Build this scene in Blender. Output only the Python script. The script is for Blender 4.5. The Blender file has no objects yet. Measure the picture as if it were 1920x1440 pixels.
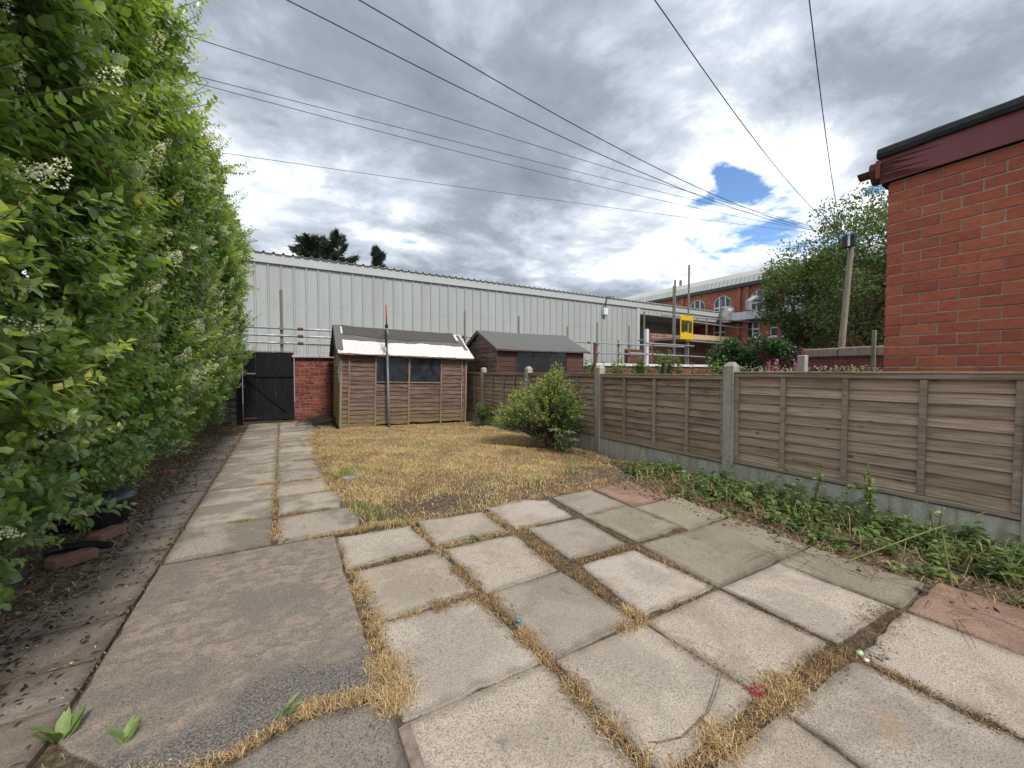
import bpy, math, random
import numpy as np
from mathutils import Vector, Matrix

random.seed(7)
RNG = np.random.default_rng(11)
SC = bpy.context.scene
COL = SC.collection
R = math.radians

# ------------------------------------------------------------------ camera
EYE = 1.24
YAW = R(30.6)
PITCH = math.atan(23 / 728.0)
cam = bpy.data.cameras.new('camera')
cam_ob = bpy.data.objects.new('camera', cam)
COL.objects.link(cam_ob)
cam.sensor_fit = 'HORIZONTAL'
cam.sensor_width = 36.0
cam.lens = 36.0 * 728.0 / 1920.0
cam.clip_start = 0.05
cam.clip_end = 2000
cam_ob.location = (0, 0, EYE)
cam_ob.rotation_euler = (R(90) - PITCH, 0, -YAW)
SC.camera = cam_ob

# ------------------------------------------------------------------ world: Nishita sky seen through broken cloud
SUN_EL = R(47)
SUN_DIR = Vector((0.06, -0.95, 0)).normalized()        # horizontal direction towards the sun
world = bpy.data.worlds.new('World')
SC.world = world
world.use_nodes = True
wt = world.node_tree
wt.nodes.clear()


def wn(kind, **kw):
    n = wt.nodes.new(kind)
    for k, v in kw.items():
        setattr(n, k, v)
    return n


def wl(a, b):
    wt.links.new(a, b)


def wmath(op, a, b=None, clamp=False):
    n = wn('ShaderNodeMath', operation=op)
    n.use_clamp = clamp
    for i, v in enumerate((a, b)):
        if v is None:
            continue
        if isinstance(v, (int, float)):
            n.inputs[i].default_value = v
        else:
            wl(v, n.inputs[i])
    return n.outputs[0]


w_out = wn('ShaderNodeOutputWorld')
w_sky = wn('ShaderNodeTexSky', sky_type='NISHITA')
w_sky.sun_disc = False
w_sky.sun_elevation = SUN_EL
w_sky.sun_rotation = math.atan2(SUN_DIR.x, SUN_DIR.y)
w_sky.air_density = 1.0
w_sky.dust_density = 0.0
w_sky.ozone_density = 6.0
w_bsky = wn('ShaderNodeBackground')
w_bsky.inputs['Strength'].default_value = 0.092
wl(w_sky.outputs[0], w_bsky.inputs['Color'])
w_tc = wn('ShaderNodeTexCoord')
w_sep = wn('ShaderNodeSeparateXYZ')
wl(w_tc.outputs['Generated'], w_sep.inputs[0])
w_z = wmath('ADD', wmath('MAXIMUM', w_sep.outputs['Z'], 0.0), 0.14)
w_u = wmath('DIVIDE', w_sep.outputs['X'], w_z)
w_v = wmath('DIVIDE', w_sep.outputs['Y'], w_z)
w_comb = wn('ShaderNodeCombineXYZ')
wl(w_u, w_comb.inputs[0])
wl(w_v, w_comb.inputs[1])


def wnoise(scale, detail, rough, off, dist=0.0):
    m = wn('ShaderNodeMapping')
    m.inputs['Location'].default_value = off
    wl(w_comb.outputs[0], m.inputs['Vector'])
    n = wn('ShaderNodeTexNoise')
    n.inputs['Scale'].default_value = scale
    n.inputs['Detail'].default_value = detail
    n.inputs['Roughness'].default_value = rough
    n.inputs['Distortion'].default_value = dist
    wl(m.outputs[0], n.inputs['Vector'])
    return n.outputs['Fac']


def wblob(px, py, sx, sy, amp):
    """a bank (amp>0) or a gap (amp<0) in the cloud deck, seen from the garden in the direction given"""
    d = Vector((px, py, 0))
    a = wmath('DIVIDE', wmath('SUBTRACT', w_u, px), sx)
    b = wmath('DIVIDE', wmath('SUBTRACT', w_v, py), sy)
    r2 = wmath('ADD', wmath('MULTIPLY', a, a), wmath('MULTIPLY', b, b))
    e = wmath('EXPONENT', wmath('MULTIPLY', r2, -1.0))
    return wmath('MULTIPLY', e, amp)


cl_big = wnoise(0.62, 3.0, 0.5, (3.1, 7.7, 0.0), 0.0)
cl_med = wnoise(1.9, 6.0, 0.62, (1.7, 2.2, 4.0), 0.4)
cl_fine = wnoise(5.0, 5.0, 0.66, (9.0, 4.0, 2.0), 0.0)
cover = wmath('ADD', wmath('ADD', wmath('MULTIPLY', cl_big, 0.62), wmath('MULTIPLY', cl_med, 0.30)), wmath('MULTIPLY', cl_fine, 0.12))
for bl in [(1.49, 0.87, 0.18, 0.075, -0.135), (1.53, 1.04, 0.07, 0.09, -0.095), (2.22, 1.39, 0.30, 0.25, 0.02), (1.95, 1.25, 0.35, 0.22, 0.035), (0.59, 2.04, 0.16, 0.08, -0.13),
           (-0.10, 1.85, 0.35, 0.40, 0.06), (1.94, 0.59, 0.10, 0.07, -0.12), (1.80, 0.95, 0.28, 0.30, -0.05),
           (0.85, 1.45, 0.50, 0.38, 0.09), (1.43, 0.42, 0.35, 0.28, 0.07), (0.3, 1.0, 0.5, 0.4, 0.04)]:
    cover = wmath('ADD', cover, wblob(*bl))
w_clear = wn('ShaderNodeValToRGB')            # 0 = blue gap, 1 = cloud
w_clear.color_ramp.elements[0].position = 0.408
w_clear.color_ramp.elements[1].position = 0.452
wl(cover, w_clear.inputs[0])
w_tone = wn('ShaderNodeValToRGB')             # thin cloud is white, thick cloud is grey
cr = w_tone.color_ramp
cr.elements[0].position = 0.42
cr.elements[0].color = (0.76, 0.78, 0.81, 1)
cr.elements[1].position = 0.72
cr.elements[1].color = (0.108, 0.126, 0.150, 1)
for p, c in ((0.47, (0.62, 0.645, 0.68)), (0.53, (0.345, 0.378, 0.425)), (0.60, (0.185, 0.212, 0.25))):
    e = cr.elements.new(p)
    e.color = c + (1,)
w_soft = wnoise(1.5, 5.0, 0.55, (5.0, 1.3, 8.0), 0.0)
tone_in = wmath('ADD', cover, wmath('MULTIPLY', wmath('SUBTRACT', w_soft, 0.5), 0.22))
wl(tone_in, w_tone.inputs[0])
w_bcl = wn('ShaderNodeBackground')
w_bcl.inputs['Strength'].default_value = 0.94
wl(w_tone.outputs[0], w_bcl.inputs['Color'])
w_mix = wn('ShaderNodeMixShader')
wl(w_clear.outputs[0], w_mix.inputs[0])
wl(w_bsky.outputs[0], w_mix.inputs[1])
wl(w_bcl.outputs[0], w_mix.inputs[2])
wl(w_mix.outputs[0], w_out.inputs['Surface'])

sun = bpy.data.lights.new('sun', 'SUN')
sun.energy = 1.5
sun.angle = R(10)
sun.color = (1.0, 0.93, 0.83)
sun_ob = bpy.data.objects.new('sun', sun)
COL.objects.link(sun_ob)
sdir = Vector((SUN_DIR.x * math.cos(SUN_EL), SUN_DIR.y * math.cos(SUN_EL), math.sin(SUN_EL)))
sun_ob.rotation_euler = (-sdir).to_track_quat('-Z', 'Y').to_euler()

SC.view_settings.view_transform = 'Standard'
SC.view_settings.look = 'None'
SC.view_settings.exposure = 1.17
SC.view_settings.gamma = 1.0
SC.view_settings.use_curve_mapping = False
SC.cycles.max_bounces = 4
SC.cycles.diffuse_bounces = 3
SC.cycles.glossy_bounces = 2
SC.cycles.transparent_max_bounces = 12


# ------------------------------------------------------------------ helpers
def tag(o, label=None, cat=None, group=None, kind=None):
    if label:
        o['label'] = label
    if cat:
        o['category'] = cat
    if group:
        o['group'] = group
    if kind:
        o['kind'] = kind
    return o


def empty(name, loc=(0, 0, 0), rz=0.0, label=None, cat=None, group=None, kind=None):
    o = bpy.data.objects.new(name, None)
    o.empty_display_size = 0.1
    COL.objects.link(o)
    o.location = loc
    o.rotation_euler = (0, 0, rz)
    return tag(o, label, cat, group, kind)


def link(name, me, parent=None, loc=None, rot=None, scale=None):
    o = bpy.data.objects.new(name, me)
    COL.objects.link(o)
    if parent is not None:
        o.parent = parent
    if loc is not None:
        o.location = loc
    if rot is not None:
        o.rotation_euler = rot
    if scale is not None:
        o.scale = scale
    return o


class MB:
    """collects shapes into one mesh"""

    def __init__(self):
        self.v = []
        self.f = []
        self.t = []

    def add(self, vs, fs, t=0.5):
        b = len(self.v)
        self.v += [tuple(p) for p in vs]
        self.f += [tuple(b + i for i in f) for f in fs]
        self.t += [t] * len(vs)
        return self

    def box(self, x0, x1, y0, y1, z0, z1, t=0.5):
        return self.add([(x0, y0, z0), (x1, y0, z0), (x1, y1, z0), (x0, y1, z0), (x0, y0, z1), (x1, y0, z1), (x1, y1, z1), (x0, y1, z1)],
                        [(3, 2, 1, 0), (4, 5, 6, 7), (0, 1, 5, 4), (1, 2, 6, 5), (2, 3, 7, 6), (3, 0, 4, 7)], t)

    def bbox(self, x0, x1, y0, y1, z0, z1, b=0.004, jit=0.0, t=0.5):
        """box with chamfered edges (24 vertices)"""
        c = [(x0, x1), (y0, y1), (z0, z1)]
        vs = []
        idx = {}
        for sx in (0, 1):
            for sy in (0, 1):
                for sz in (0, 1):
                    s = (sx, sy, sz)
                    j = [random.uniform(-jit, jit) for _ in range(3)]
                    for ax in range(3):
                        p = []
                        for k in range(3):
                            q = c[k][s[k]]
                            if k != ax:
                                q += b if s[k] == 0 else -b
                            p.append(q + j[k])
                        idx[(s, ax)] = len(vs)
                        vs.append(p)
        fs = []
        for ax in range(3):
            u, w = [(1, 2), (2, 0), (0, 1)][ax]
            for sd in (0, 1):
                def k(a, c_):
                    s = [0, 0, 0]
                    s[ax] = sd
                    s[u] = a
                    s[w] = c_
                    return idx[(tuple(s), ax)]
                q = [k(0, 0), k(1, 0), k(1, 1), k(0, 1)]
                fs.append(q if sd else q[::-1])
        for ax in range(3):       # edges along ax
            u, w = [(1, 2), (2, 0), (0, 1)][ax]
            for a in (0, 1):
                for c_ in (0, 1):
                    s0 = [0, 0, 0]
                    s0[u] = a
                    s0[w] = c_
                    s1 = list(s0)
                    s1[ax] = 1
                    s0, s1 = tuple(s0), tuple(s1)
                    q = [idx[(s0, u)], idx[(s1, u)], idx[(s1, w)], idx[(s0, w)]]
                    fs.append(q if (a == c_) == True else q[::-1])
        for s in [(i, j, k) for i in (0, 1) for j in (0, 1) for k in (0, 1)]:
            q = [idx[(s, 0)], idx[(s, 1)], idx[(s, 2)]]
            fs.append(q if sum(s) % 2 == 1 else q[::-1])
        return self.add(vs, fs, t)

    def tube(self, pts, rad, n=8, cap=True, t=0.5):
        pts = [Vector(p) for p in pts]
        if isinstance(rad, (int, float)):
            rad = [rad] * len(pts)
        vs = []
        up = None
        for i, p in enumerate(pts):
            d = (pts[min(i + 1, len(pts) - 1)] - pts[max(i - 1, 0)])
            if d.length < 1e-9:
                d = Vector((0, 0, 1))
            d.normalize()
            if up is None:
                up = d.orthogonal().normalized()
            up = (up - d * up.dot(d))
            if up.length < 1e-6:
                up = d.orthogonal()
            up.normalize()
            w = d.cross(up)
            for k in range(n):
                a = 2 * math.pi * k / n
                vs.append(p + (up * math.cos(a) + w * math.sin(a)) * rad[i])
        fs = []
        for i in range(len(pts) - 1):
            for k in range(n):
                k2 = (k + 1) % n
                fs.append((i * n + k, i * n + k2, (i + 1) * n + k2, (i + 1) * n + k))
        if cap:
            fs.append(tuple(range(n))[::-1])
            fs.append(tuple((len(pts) - 1) * n + k for k in range(n)))
        return self.add(vs, fs, t)

    def bar(self, p0, p1, w, h, upv=(0, 0, 1), t=0.5):
        """rectangular bar between two points"""
        p0, p1 = Vector(p0), Vector(p1)
        d = (p1 - p0).normalized()
        u = Vector(upv)
        u = (u - d * u.dot(d)).normalized()
        s = d.cross(u)
        vs = []
        for p in (p0, p1):
            for a, b in ((-1, -1), (1, -1), (1, 1), (-1, 1)):
                vs.append(p + s * (a * w / 2) + u * (b * h / 2))
        return self.add(vs, [(3, 2, 1, 0), (4, 5, 6, 7), (0, 1, 5, 4), (1, 2, 6, 5), (2, 3, 7, 6), (3, 0, 4, 7)], t)

    def prism(self, poly, axis, a0, a1, t=0.5):
        """extrude a polygon given in the two other axes"""
        n = len(poly)
        vs = []
        for a in (a0, a1):
            for (u, w) in poly:
                vs.append((a, u, w) if axis == 0 else (u, a, w) if axis == 1 else (u, w, a))
        fs = [tuple(range(n))[::-1], tuple(range(n, 2 * n))]
        for i in range(n):
            j = (i + 1) % n
            fs.append((i, j, n + j, n + i))
        return self.add(vs, fs, t)

    def mesh(self, name, mat, smooth=False, M=None):
        me = bpy.data.meshes.new(name)
        vs = self.v if M is None else [tuple(M @ Vector(p)) for p in self.v]
        me.from_pydata(vs, [], self.f)
        at = me.attributes.new('tint', 'FLOAT', 'POINT')
        at.data.foreach_set('value', self.t)
        if mat is not None:
            me.materials.append(mat)
        if smooth:
            me.polygons.foreach_set('use_smooth', [True] * len(me.polygons))
        me.update()
        return me

    def build(self, name, mat, parent=None, smooth=False, M=None, fix=True):
        me = self.mesh(name, mat, smooth, M)
        if fix:
            import bmesh
            bm = bmesh.new()
            bm.from_mesh(me)
            bmesh.ops.recalc_face_normals(bm, faces=bm.faces)
            bm.to_mesh(me)
            bm.free()
        return link(name, me, parent)


def np_mesh(name, V, T, mat, tint=None, smooth=False):
    """fast triangle mesh from arrays"""
    V = np.ascontiguousarray(V, dtype=np.float32).reshape(-1, 3)
    T = np.ascontiguousarray(T, dtype=np.int32).reshape(-1, 3)
    me = bpy.data.meshes.new(name)
    me.vertices.add(len(V))
    me.vertices.foreach_set('co', V.ravel())
    me.loops.add(len(T) * 3)
    me.loops.foreach_set('vertex_index', T.ravel())
    me.polygons.add(len(T))
    me.polygons.foreach_set('loop_start', np.arange(0, len(T) * 3, 3, dtype=np.int32))
    me.polygons.foreach_set('loop_total', np.full(len(T), 3, dtype=np.int32))
    if smooth:
        me.polygons.foreach_set('use_smooth', np.ones(len(T), dtype=bool))
    if tint is not None:
        at = me.attributes.new('tint', 'FLOAT', 'POINT')
        at.data.foreach_set('value', np.ascontiguousarray(tint, dtype=np.float32).ravel())
    me.materials.append(mat)
    me.update(calc_edges=True)
    return me


def norm(a):
    return a / np.maximum(np.linalg.norm(a, axis=-1, keepdims=True), 1e-9)


LEAF_FULL = (np.array([[0, 0, 0], [.28, -.42, .05], [.66, -.36, .03], [1, 0, -.06], [.66, .36, .03], [.28, .42, .05], [.3, 0, -.02], [.68, 0, -.03]]),
             np.array([[0, 6, 1], [1, 6, 7], [1, 7, 2], [2, 7, 3], [0, 5, 6], [5, 4, 7], [5, 7, 6], [4, 3, 7]]))
LEAF_SMALL = (np.array([[0, 0, 0], [.45, -.5, .07], [1, 0, -.04], [.45, .5, .07]]), np.array([[0, 2, 1], [0, 3, 2]]))


def leaves(P, D, N, L, W, tint, shape=LEAF_FULL, curl=0.0):
    """arrays of leaf blades: base points P, directions D, upper sides N"""
    P, D = np.asarray(P, float), norm(np.asarray(D, float))
    S = norm(np.cross(np.asarray(N, float), D) + 1e-6)
    U = np.cross(D, S)
    sv, st = shape
    n = len(P)
    L = np.broadcast_to(np.asarray(L, float), (n,))
    W = np.broadcast_to(np.asarray(W, float), (n,))
    x = sv[:, 0][None, :, None]
    y = sv[:, 1][None, :, None]
    z = sv[:, 2][None, :, None]
    V = (P[:, None, :] + D[:, None, :] * x * L[:, None, None] + S[:, None, :] * y * W[:, None, None]
         + U[:, None, :] * (z - curl * x * x) * L[:, None, None])
    T = st[None] + (np.arange(n) * len(sv))[:, None, None]
    tt = np.repeat(np.broadcast_to(np.asarray(tint, float), (n,)), len(sv))
    return V.reshape(-1, 3), T.reshape(-1, 3), tt


def join(parts):
    V, T, t, o = [], [], [], 0
    for v, f, ti in parts:
        V.append(v)
        T.append(f + o)
        t.append(ti)
        o += len(v)
    return np.concatenate(V), np.concatenate(T), np.concatenate(t)


def blades(P, H, W, lean, tint, up=None):
    """grass blades, each bent over: 5 vertices, 3 triangles"""
    n = len(P)
    a = RNG.uniform(0, 2 * np.pi, n)
    dirv = np.stack([np.cos(a), np.sin(a), np.zeros(n)], 1)
    side = np.stack([-np.sin(a), np.cos(a), np.zeros(n)], 1)
    b = a + RNG.normal(0, 0.6, n)
    side = np.stack([-np.sin(b), np.cos(b), np.zeros(n)], 1)
    H = np.broadcast_to(H, (n,))[:, None]
    W = np.broadcast_to(W, (n,))[:, None]
    lean = np.broadcast_to(lean, (n,))[:, None]
    z = np.array([[0, 0, 1.0]])
    m = P + z * H * 0.55 * np.sqrt(np.maximum(1 - lean ** 2 * .6, .1)) + dirv * H * lean * 0.35
    t = P + z * H * np.maximum(0.12, (1 - lean * 0.75)) + dirv * H * lean
    V = np.stack([P - side * W / 2, P + side * W / 2, m - side * W * .4, m + side * W * .4, t], 1)
    T = np.array([[0, 1, 3], [0, 3, 2], [2, 3, 4]])[None] + (np.arange(n) * 5)[:, None, None]
    return V.reshape(-1, 3), T.reshape(-1, 3), np.repeat(np.broadcast_to(tint, (n,)), 5)


# ------------------------------------------------------------------ procedural materials
class Mat:
    def __init__(self, name, rough=0.85, spec=0.3, metal=0.0):
        self.m = bpy.data.materials.new(name)
        self.m.use_nodes = True
        self.nt = self.m.node_tree
        self.b = self.nt.nodes['Principled BSDF']
        self.out = self.nt.nodes['Material Output']
        self.b.inputs['Roughness'].default_value = rough
        self.b.inputs['Specular IOR Level'].default_value = spec
        self.b.inputs['Metallic'].default_value = metal
        self._tc = None

    def n(self, kind, **kw):
        o = self.nt.nodes.new(kind)
        for k, v in kw.items():
            setattr(o, k, v)
        return o

    def l(self, a, b):
        self.nt.links.new(a, b)

    def coord(self, which='Object', scale=(1, 1, 1), loc=(0, 0, 0), rnd=0.0, rot=(0, 0, 0)):
        if self._tc is None:
            self._tc = self.n('ShaderNodeTexCoord')
        mp = self.n('ShaderNodeMapping')
        mp.inputs['Scale'].default_value = scale
        mp.inputs['Location'].default_value = loc
        mp.inputs['Rotation'].default_value = rot
        src = self._tc.outputs[which] if which != 'World' else self.n('ShaderNodeNewGeometry').outputs['Position']
        if rnd:
            oi = self.n('ShaderNodeObjectInfo')
            ml = self.n('ShaderNodeVectorMath', operation='SCALE')
            cb = self.n('ShaderNodeCombineXYZ')
            self.l(oi.outputs['Random'], cb.inputs[0])
            self.l(oi.outputs['Random'], cb.inputs[1])
            self.l(oi.outputs['Random'], cb.inputs[2])
            self.l(cb.outputs[0], ml.inputs[0])
            ml.inputs['Scale'].default_value = rnd
            ad = self.n('ShaderNodeVectorMath', operation='ADD')
            self.l(src, ad.inputs[0])
            self.l(ml.outputs[0], ad.inputs[1])
            src = ad.outputs[0]
        self.l(src, mp.inputs['Vector'])
        return mp.outputs[0]

    def noise(self, vec, scale, detail=4, rough=0.55, dist=0.0):
        n = self.n('ShaderNodeTexNoise')
        n.inputs['Scale'].default_value = scale
        n.inputs['Detail'].default_value = detail
        n.inputs['Roughness'].default_value = rough
        n.inputs['Distortion'].default_value = dist
        self.l(vec, n.inputs['Vector'])
        return n.outputs['Fac']

    def voro(self, vec, scale, feature='F1', out='Distance'):
        n = self.n('ShaderNodeTexVoronoi', feature=feature)
        n.inputs['Scale'].default_value = scale
        self.l(vec, n.inputs['Vector'])
        return n.outputs[out]

    def ramp(self, fac, stops, interp='LINEAR'):
        n = self.n('ShaderNodeValToRGB')
        cr = n.color_ramp
        cr.interpolation = interp
        while len(cr.elements) < len(stops):
            cr.elements.new(0.5)
        for e, (p, c) in zip(cr.elements, stops):
            e.position = p
            if isinstance(c, (int, float)):
                c = (c, c, c)
            e.color = tuple(c) + (1,)
        self.l(fac, n.inputs[0])
        return n.outputs[0]

    def mix(self, fac, a, b, mode='MIX'):
        n = self.n('ShaderNodeMix', data_type='RGBA', blend_type=mode)
        for i, v in ((0, fac), (6, a), (7, b)):
            if isinstance(v, (int, float)):
                n.inputs[i].default_value = v
            elif isinstance(v, (tuple, list)):
                n.inputs[i].default_value = tuple(v) + (1,) if len(v) == 3 else v
            else:
                self.l(v, n.inputs[i])
        return n.outputs[2]

    def math(self, op, a, b=0.0, clamp=False):
        n = self.n('ShaderNodeMath', operation=op)
        n.use_clamp = clamp
        for i, v in enumerate((a, b)):
            if isinstance(v, (int, float)):
                n.inputs[i].default_value = v
            else:
                self.l(v, n.inputs[i])
        return n.outputs[0]

    def rand(self):
        return self.n('ShaderNodeObjectInfo').outputs['Random']

    def tint(self):
        n = self.n('ShaderNodeAttribute')
        n.attribute_name = 'tint'
        return n.outputs['Fac']

    def sep(self, vec):
        n = self.n('ShaderNodeSeparateXYZ')
        self.l(vec, n.inputs[0])
        return n.outputs

    def color(self, c):
        if isinstance(c, (tuple, list)):
            self.b.inputs['Base Color'].default_value = tuple(c) + (1,)
        else:
            self.l(c, self.b.inputs['Base Color'])
        return self

    def roughness(self, v):
        if isinstance(v, (int, float)):
            self.b.inputs['Roughness'].default_value = v
        else:
            self.l(v, self.b.inputs['Roughness'])

    def bump(self, h, strength=0.4, dist=0.01):
        n = self.n('ShaderNodeBump')
        n.inputs['Strength'].default_value = strength
        n.inputs['Distance'].default_value = dist
        self.l(h, n.inputs['Height'])
        self.l(n.outputs[0], self.b.inputs['Normal'])

    def translucent(self, col, amt):
        t = self.n('ShaderNodeBsdfTranslucent')
        if isinstance(col, (tuple, list)):
            t.inputs['Color'].default_value = tuple(col) + (1,)
        else:
            self.l(col, t.inputs['Color'])
        mx = self.n('ShaderNodeMixShader')
        mx.inputs[0].default_value = amt
        self.l(self.b.outputs[0], mx.inputs[1])
        self.l(t.outputs[0], mx.inputs[2])
        self.l(mx.outputs[0], self.out.inputs['Surface'])


def concrete_slab(name, base, dark, warm, speck=1.0, stain=0.5):
    m = Mat(name, 0.93, 0.15)
    w = m.coord('World')
    fine = m.noise(w, 170, 3, 0.7)
    grit = m.voro(w, 95)
    mid = m.noise(w, 24, 5, 0.6)
    big = m.noise(m.coord('World', rnd=40.0), 2.4, 6, 0.62, 0.3)
    c = m.ramp(fine, [(0.36, dark), (0.48, base), (0.62, tuple(min(1, x * 1.3) for x in base))])
    c = m.mix(m.ramp(grit, [(0.10, 0.65 * speck), (0.22, 0)]), c, tuple(x * 0.42 for x in dark))
    c = m.mix(m.math('MULTIPLY', m.ramp(big, [(0.46, 0), (0.57, 1)]), stain), c, m.mix(0.72, c, dark), 'MIX')
    edge = m.math('ADD', m.tint(), m.math('MULTIPLY', m.math('SUBTRACT', m.noise(w, 9.0, 5, 0.65), 0.5), 1.6))
    c = m.mix(m.ramp(edge, [(0.0, 0.6), (0.70, 0)]), c, tuple(x * 0.8 for x in dark))
    rust = m.noise(m.coord('World', rnd=60.0), 3.1, 5, 0.6)
    c = m.mix(m.ramp(rust, [(0.60, 0), (0.72, 0.35)]), c, (0.42, 0.27, 0.13))
    lich = m.noise(m.coord('World', rnd=90.0), 7.0, 6, 0.7, 0.5)
    c = m.mix(m.ramp(lich, [(0.60, 0), (0.68, 0.38)]), c, tuple(min(1, x * 1.25) for x in base))
    c = m.mix(m.ramp(lich, [(0.30, 0.5), (0.40, 0)]), c, tuple(x * 0.62 for x in dark))
    c = m.mix(m.ramp(mid, [(0.5, 0), (0.8, 0.35)]), c, warm)
    v = m.ramp(m.rand(), [(0, (0.80, 0.79, 0.78)), (0.5, (1.0, 0.97, 0.93)), (1, (1.08, 1.08, 1.08))])
    c = m.mix(1.0, c, v, 'MULTIPLY')
    m.color(c)
    m.bump(m.math('ADD', fine, m.math('MULTIPLY', mid, 1.2)), 0.55, 0.004)
    return m.m


M_SLAB = concrete_slab('paving concrete', (0.415, 0.365, 0.312), (0.19, 0.165, 0.14), (0.42, 0.34, 0.255))
M_SLABGREEN = concrete_slab('mossy paving concrete', (0.33, 0.295, 0.235), (0.15, 0.134, 0.104), (0.30, 0.265, 0.185))
M_PATH = concrete_slab('path concrete', (0.405, 0.362, 0.312), (0.195, 0.173, 0.148), (0.41, 0.33, 0.25), 0.6, 1.0)
M_SIDE = concrete_slab('dark side paving', (0.265, 0.228, 0.197), (0.13, 0.112, 0.098), (0.26, 0.20, 0.155), 0.4, 0.9)
M_PINK = concrete_slab('red tinted paving', (0.355, 0.235, 0.185), (0.20, 0.135, 0.105), (0.34, 0.26, 0.205), 0.5, 1.0)
M_ASPH = concrete_slab('exposed aggregate', (0.235, 0.215, 0.195), (0.085, 0.077, 0.07), (0.22, 0.19, 0.16), 1.2, 0.5)


def old_concrete():
    m = Mat('old poured concrete', 0.94, 0.15)
    w = m.coord('World')
    fine = m.noise(w, 150, 3, 0.7)
    blot = m.noise(m.coord('World', scale=(1, 1.6, 1)), 11, 7, 0.74, 0.2)
    big = m.noise(w, 2.3, 5, 0.6)
    c = m.ramp(fine, [(0.34, (0.12, 0.104, 0.09)), (0.5, (0.215, 0.187, 0.16)), (0.68, (0.30, 0.265, 0.225))])
    pale = m.ramp(fine, [(0.36, (0.24, 0.193, 0.155)), (0.6, (0.42, 0.335, 0.272))])
    c = m.mix(m.math('MULTIPLY', m.ramp(blot, [(0.44, 0), (0.56, 0.9)]), m.ramp(big, [(0.40, 0), (0.52, 1)])), c, pale)
    pos = m.sep(w)
    yy = m.math('ADD', pos[1], m.math('MULTIPLY', m.noise(w, 3.2, 5, 0.6), 0.55))
    yy = m.math('ADD', yy, m.math('MULTIPLY', pos[0], -0.22))
    agg = m.ramp(m.noise(w, 120, 2, 0.7), [(0.36, (0.06, 0.054, 0.05)), (0.5, (0.14, 0.129, 0.118)), (0.68, (0.30, 0.28, 0.255))])
    c = m.mix(m.ramp(m.math('DIVIDE', yy, 4.0), [(0.500, 0.9), (0.535, 0)]), c, agg)
    m.color(c)
    m.bump(m.math('ADD', fine, m.math('MULTIPLY', blot, 2.0)), 0.6, 0.005)
    return m.m


M_OLD = old_concrete()


def soil():
    m = Mat('soil', 1.0, 0.1)
    w = m.coord('World')
    a = m.noise(w, 34, 6, 0.7)
    b = m.noise(w, 3.0, 5, 0.6)
    c = m.ramp(a, [(0.3, (0.040, 0.030, 0.022)), (0.5, (0.12, 0.092, 0.066)), (0.7, (0.27, 0.21, 0.145))])
    c2 = m.ramp(a, [(0.3, (0.13, 0.093, 0.05)), (0.7, (0.42, 0.30, 0.155))])
    pos = m.sep(w)
    inx = m.ramp(m.math('DIVIDE', pos[0], 5.0), [(0.08, 0), (0.12, 1), (0.72, 1), (0.80, 0)])
    iny = m.ramp(m.math('DIVIDE', pos[1], 10.0), [(0.365, 0), (0.42, 1), (0.90, 1), (0.96, 0)])
    k = m.math('MULTIPLY', m.math('MULTIPLY', inx, iny), m.ramp(b, [(0.30, 0.25), (0.5, 0.9)]))
    c = m.mix(k, c, c2)
    m.color(c)
    m.bump(m.math('ADD', a, m.math('MULTIPLY', m.noise(w, 90, 3), 0.5)), 0.8, 0.02)
    return m.m


M_SOIL = soil()


def leafmat(name, stops, rough=0.5, trans=0.28, spec=0.4, noise_amt=0.25, pale=False):
    m = Mat(name, rough, spec)
    c = m.ramp(m.tint(), stops)
    nz = m.noise(m.coord('World'), 60, 2, 0.5)
    c = m.mix(noise_amt, c, m.mix(1.0, c, m.ramp(nz, [(0.3, 0.5), (0.7, 1.6)]), 'MULTIPLY'))
    if pale:
        c = m.mix(m.ramp(m.noise(m.coord('World'), 1.6, 3), [(0.46, 0), (0.62, 0.6)]), c, m.mix(1.0, c, (1.05, 0.98, 1.75), 'MULTIPLY'))  # patches of pale sky sheen put into the leaf colour
    m.color(c)
    tc = m.mix(1.0, c, (1.5, 1.7, 0.7), 'MULTIPLY')
    m.translucent(tc, trans)
    return m.m


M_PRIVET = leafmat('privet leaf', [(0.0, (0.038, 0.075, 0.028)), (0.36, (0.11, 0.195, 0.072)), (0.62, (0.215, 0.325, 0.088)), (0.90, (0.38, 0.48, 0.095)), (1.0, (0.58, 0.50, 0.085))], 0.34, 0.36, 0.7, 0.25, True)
M_BUSH = leafmat('small bush leaf', [(0.0, (0.018, 0.035, 0.014)), (0.5, (0.135, 0.195, 0.055)), (1.0, (0.36, 0.41, 0.11))], 0.55, 0.28)
M_WEED = leafmat('weed leaf', [(0.0, (0.04, 0.075, 0.028)), (0.5, (0.115, 0.18, 0.058)), (1.0, (0.28, 0.35, 0.12))], 0.5, 0.28)
M_TREE = leafmat('tree leaf', [(0.0, (0.055, 0.085, 0.038)), (0.5, (0.125, 0.17, 0.068)), (1.0, (0.22, 0.26, 0.10))], 0.55, 0.3)
M_CONIFER = leafmat('conifer spray', [(0.0, (0.012, 0.022, 0.016)), (1.0, (0.05, 0.075, 0.04))], 0.7, 0.1)
M_IVY = leafmat('ivy leaf', [(0.0, (0.012, 0.03, 0.014)), (0.5, (0.035, 0.085, 0.03)), (1.0, (0.10, 0.18, 0.05))], 0.4, 0.15)
M_STRAW = leafmat('dry grass', [(0.0, (0.085, 0.058, 0.032)), (0.28, (0.29, 0.18, 0.095)), (0.6, (0.66, 0.475, 0.26)), (0.78, (0.70, 0.57, 0.33)), (0.88, (0.40, 0.40, 0.17)), (1.0, (0.17, 0.24, 0.07))], 0.7, 0.2, 0.2, 0.15)
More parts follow.
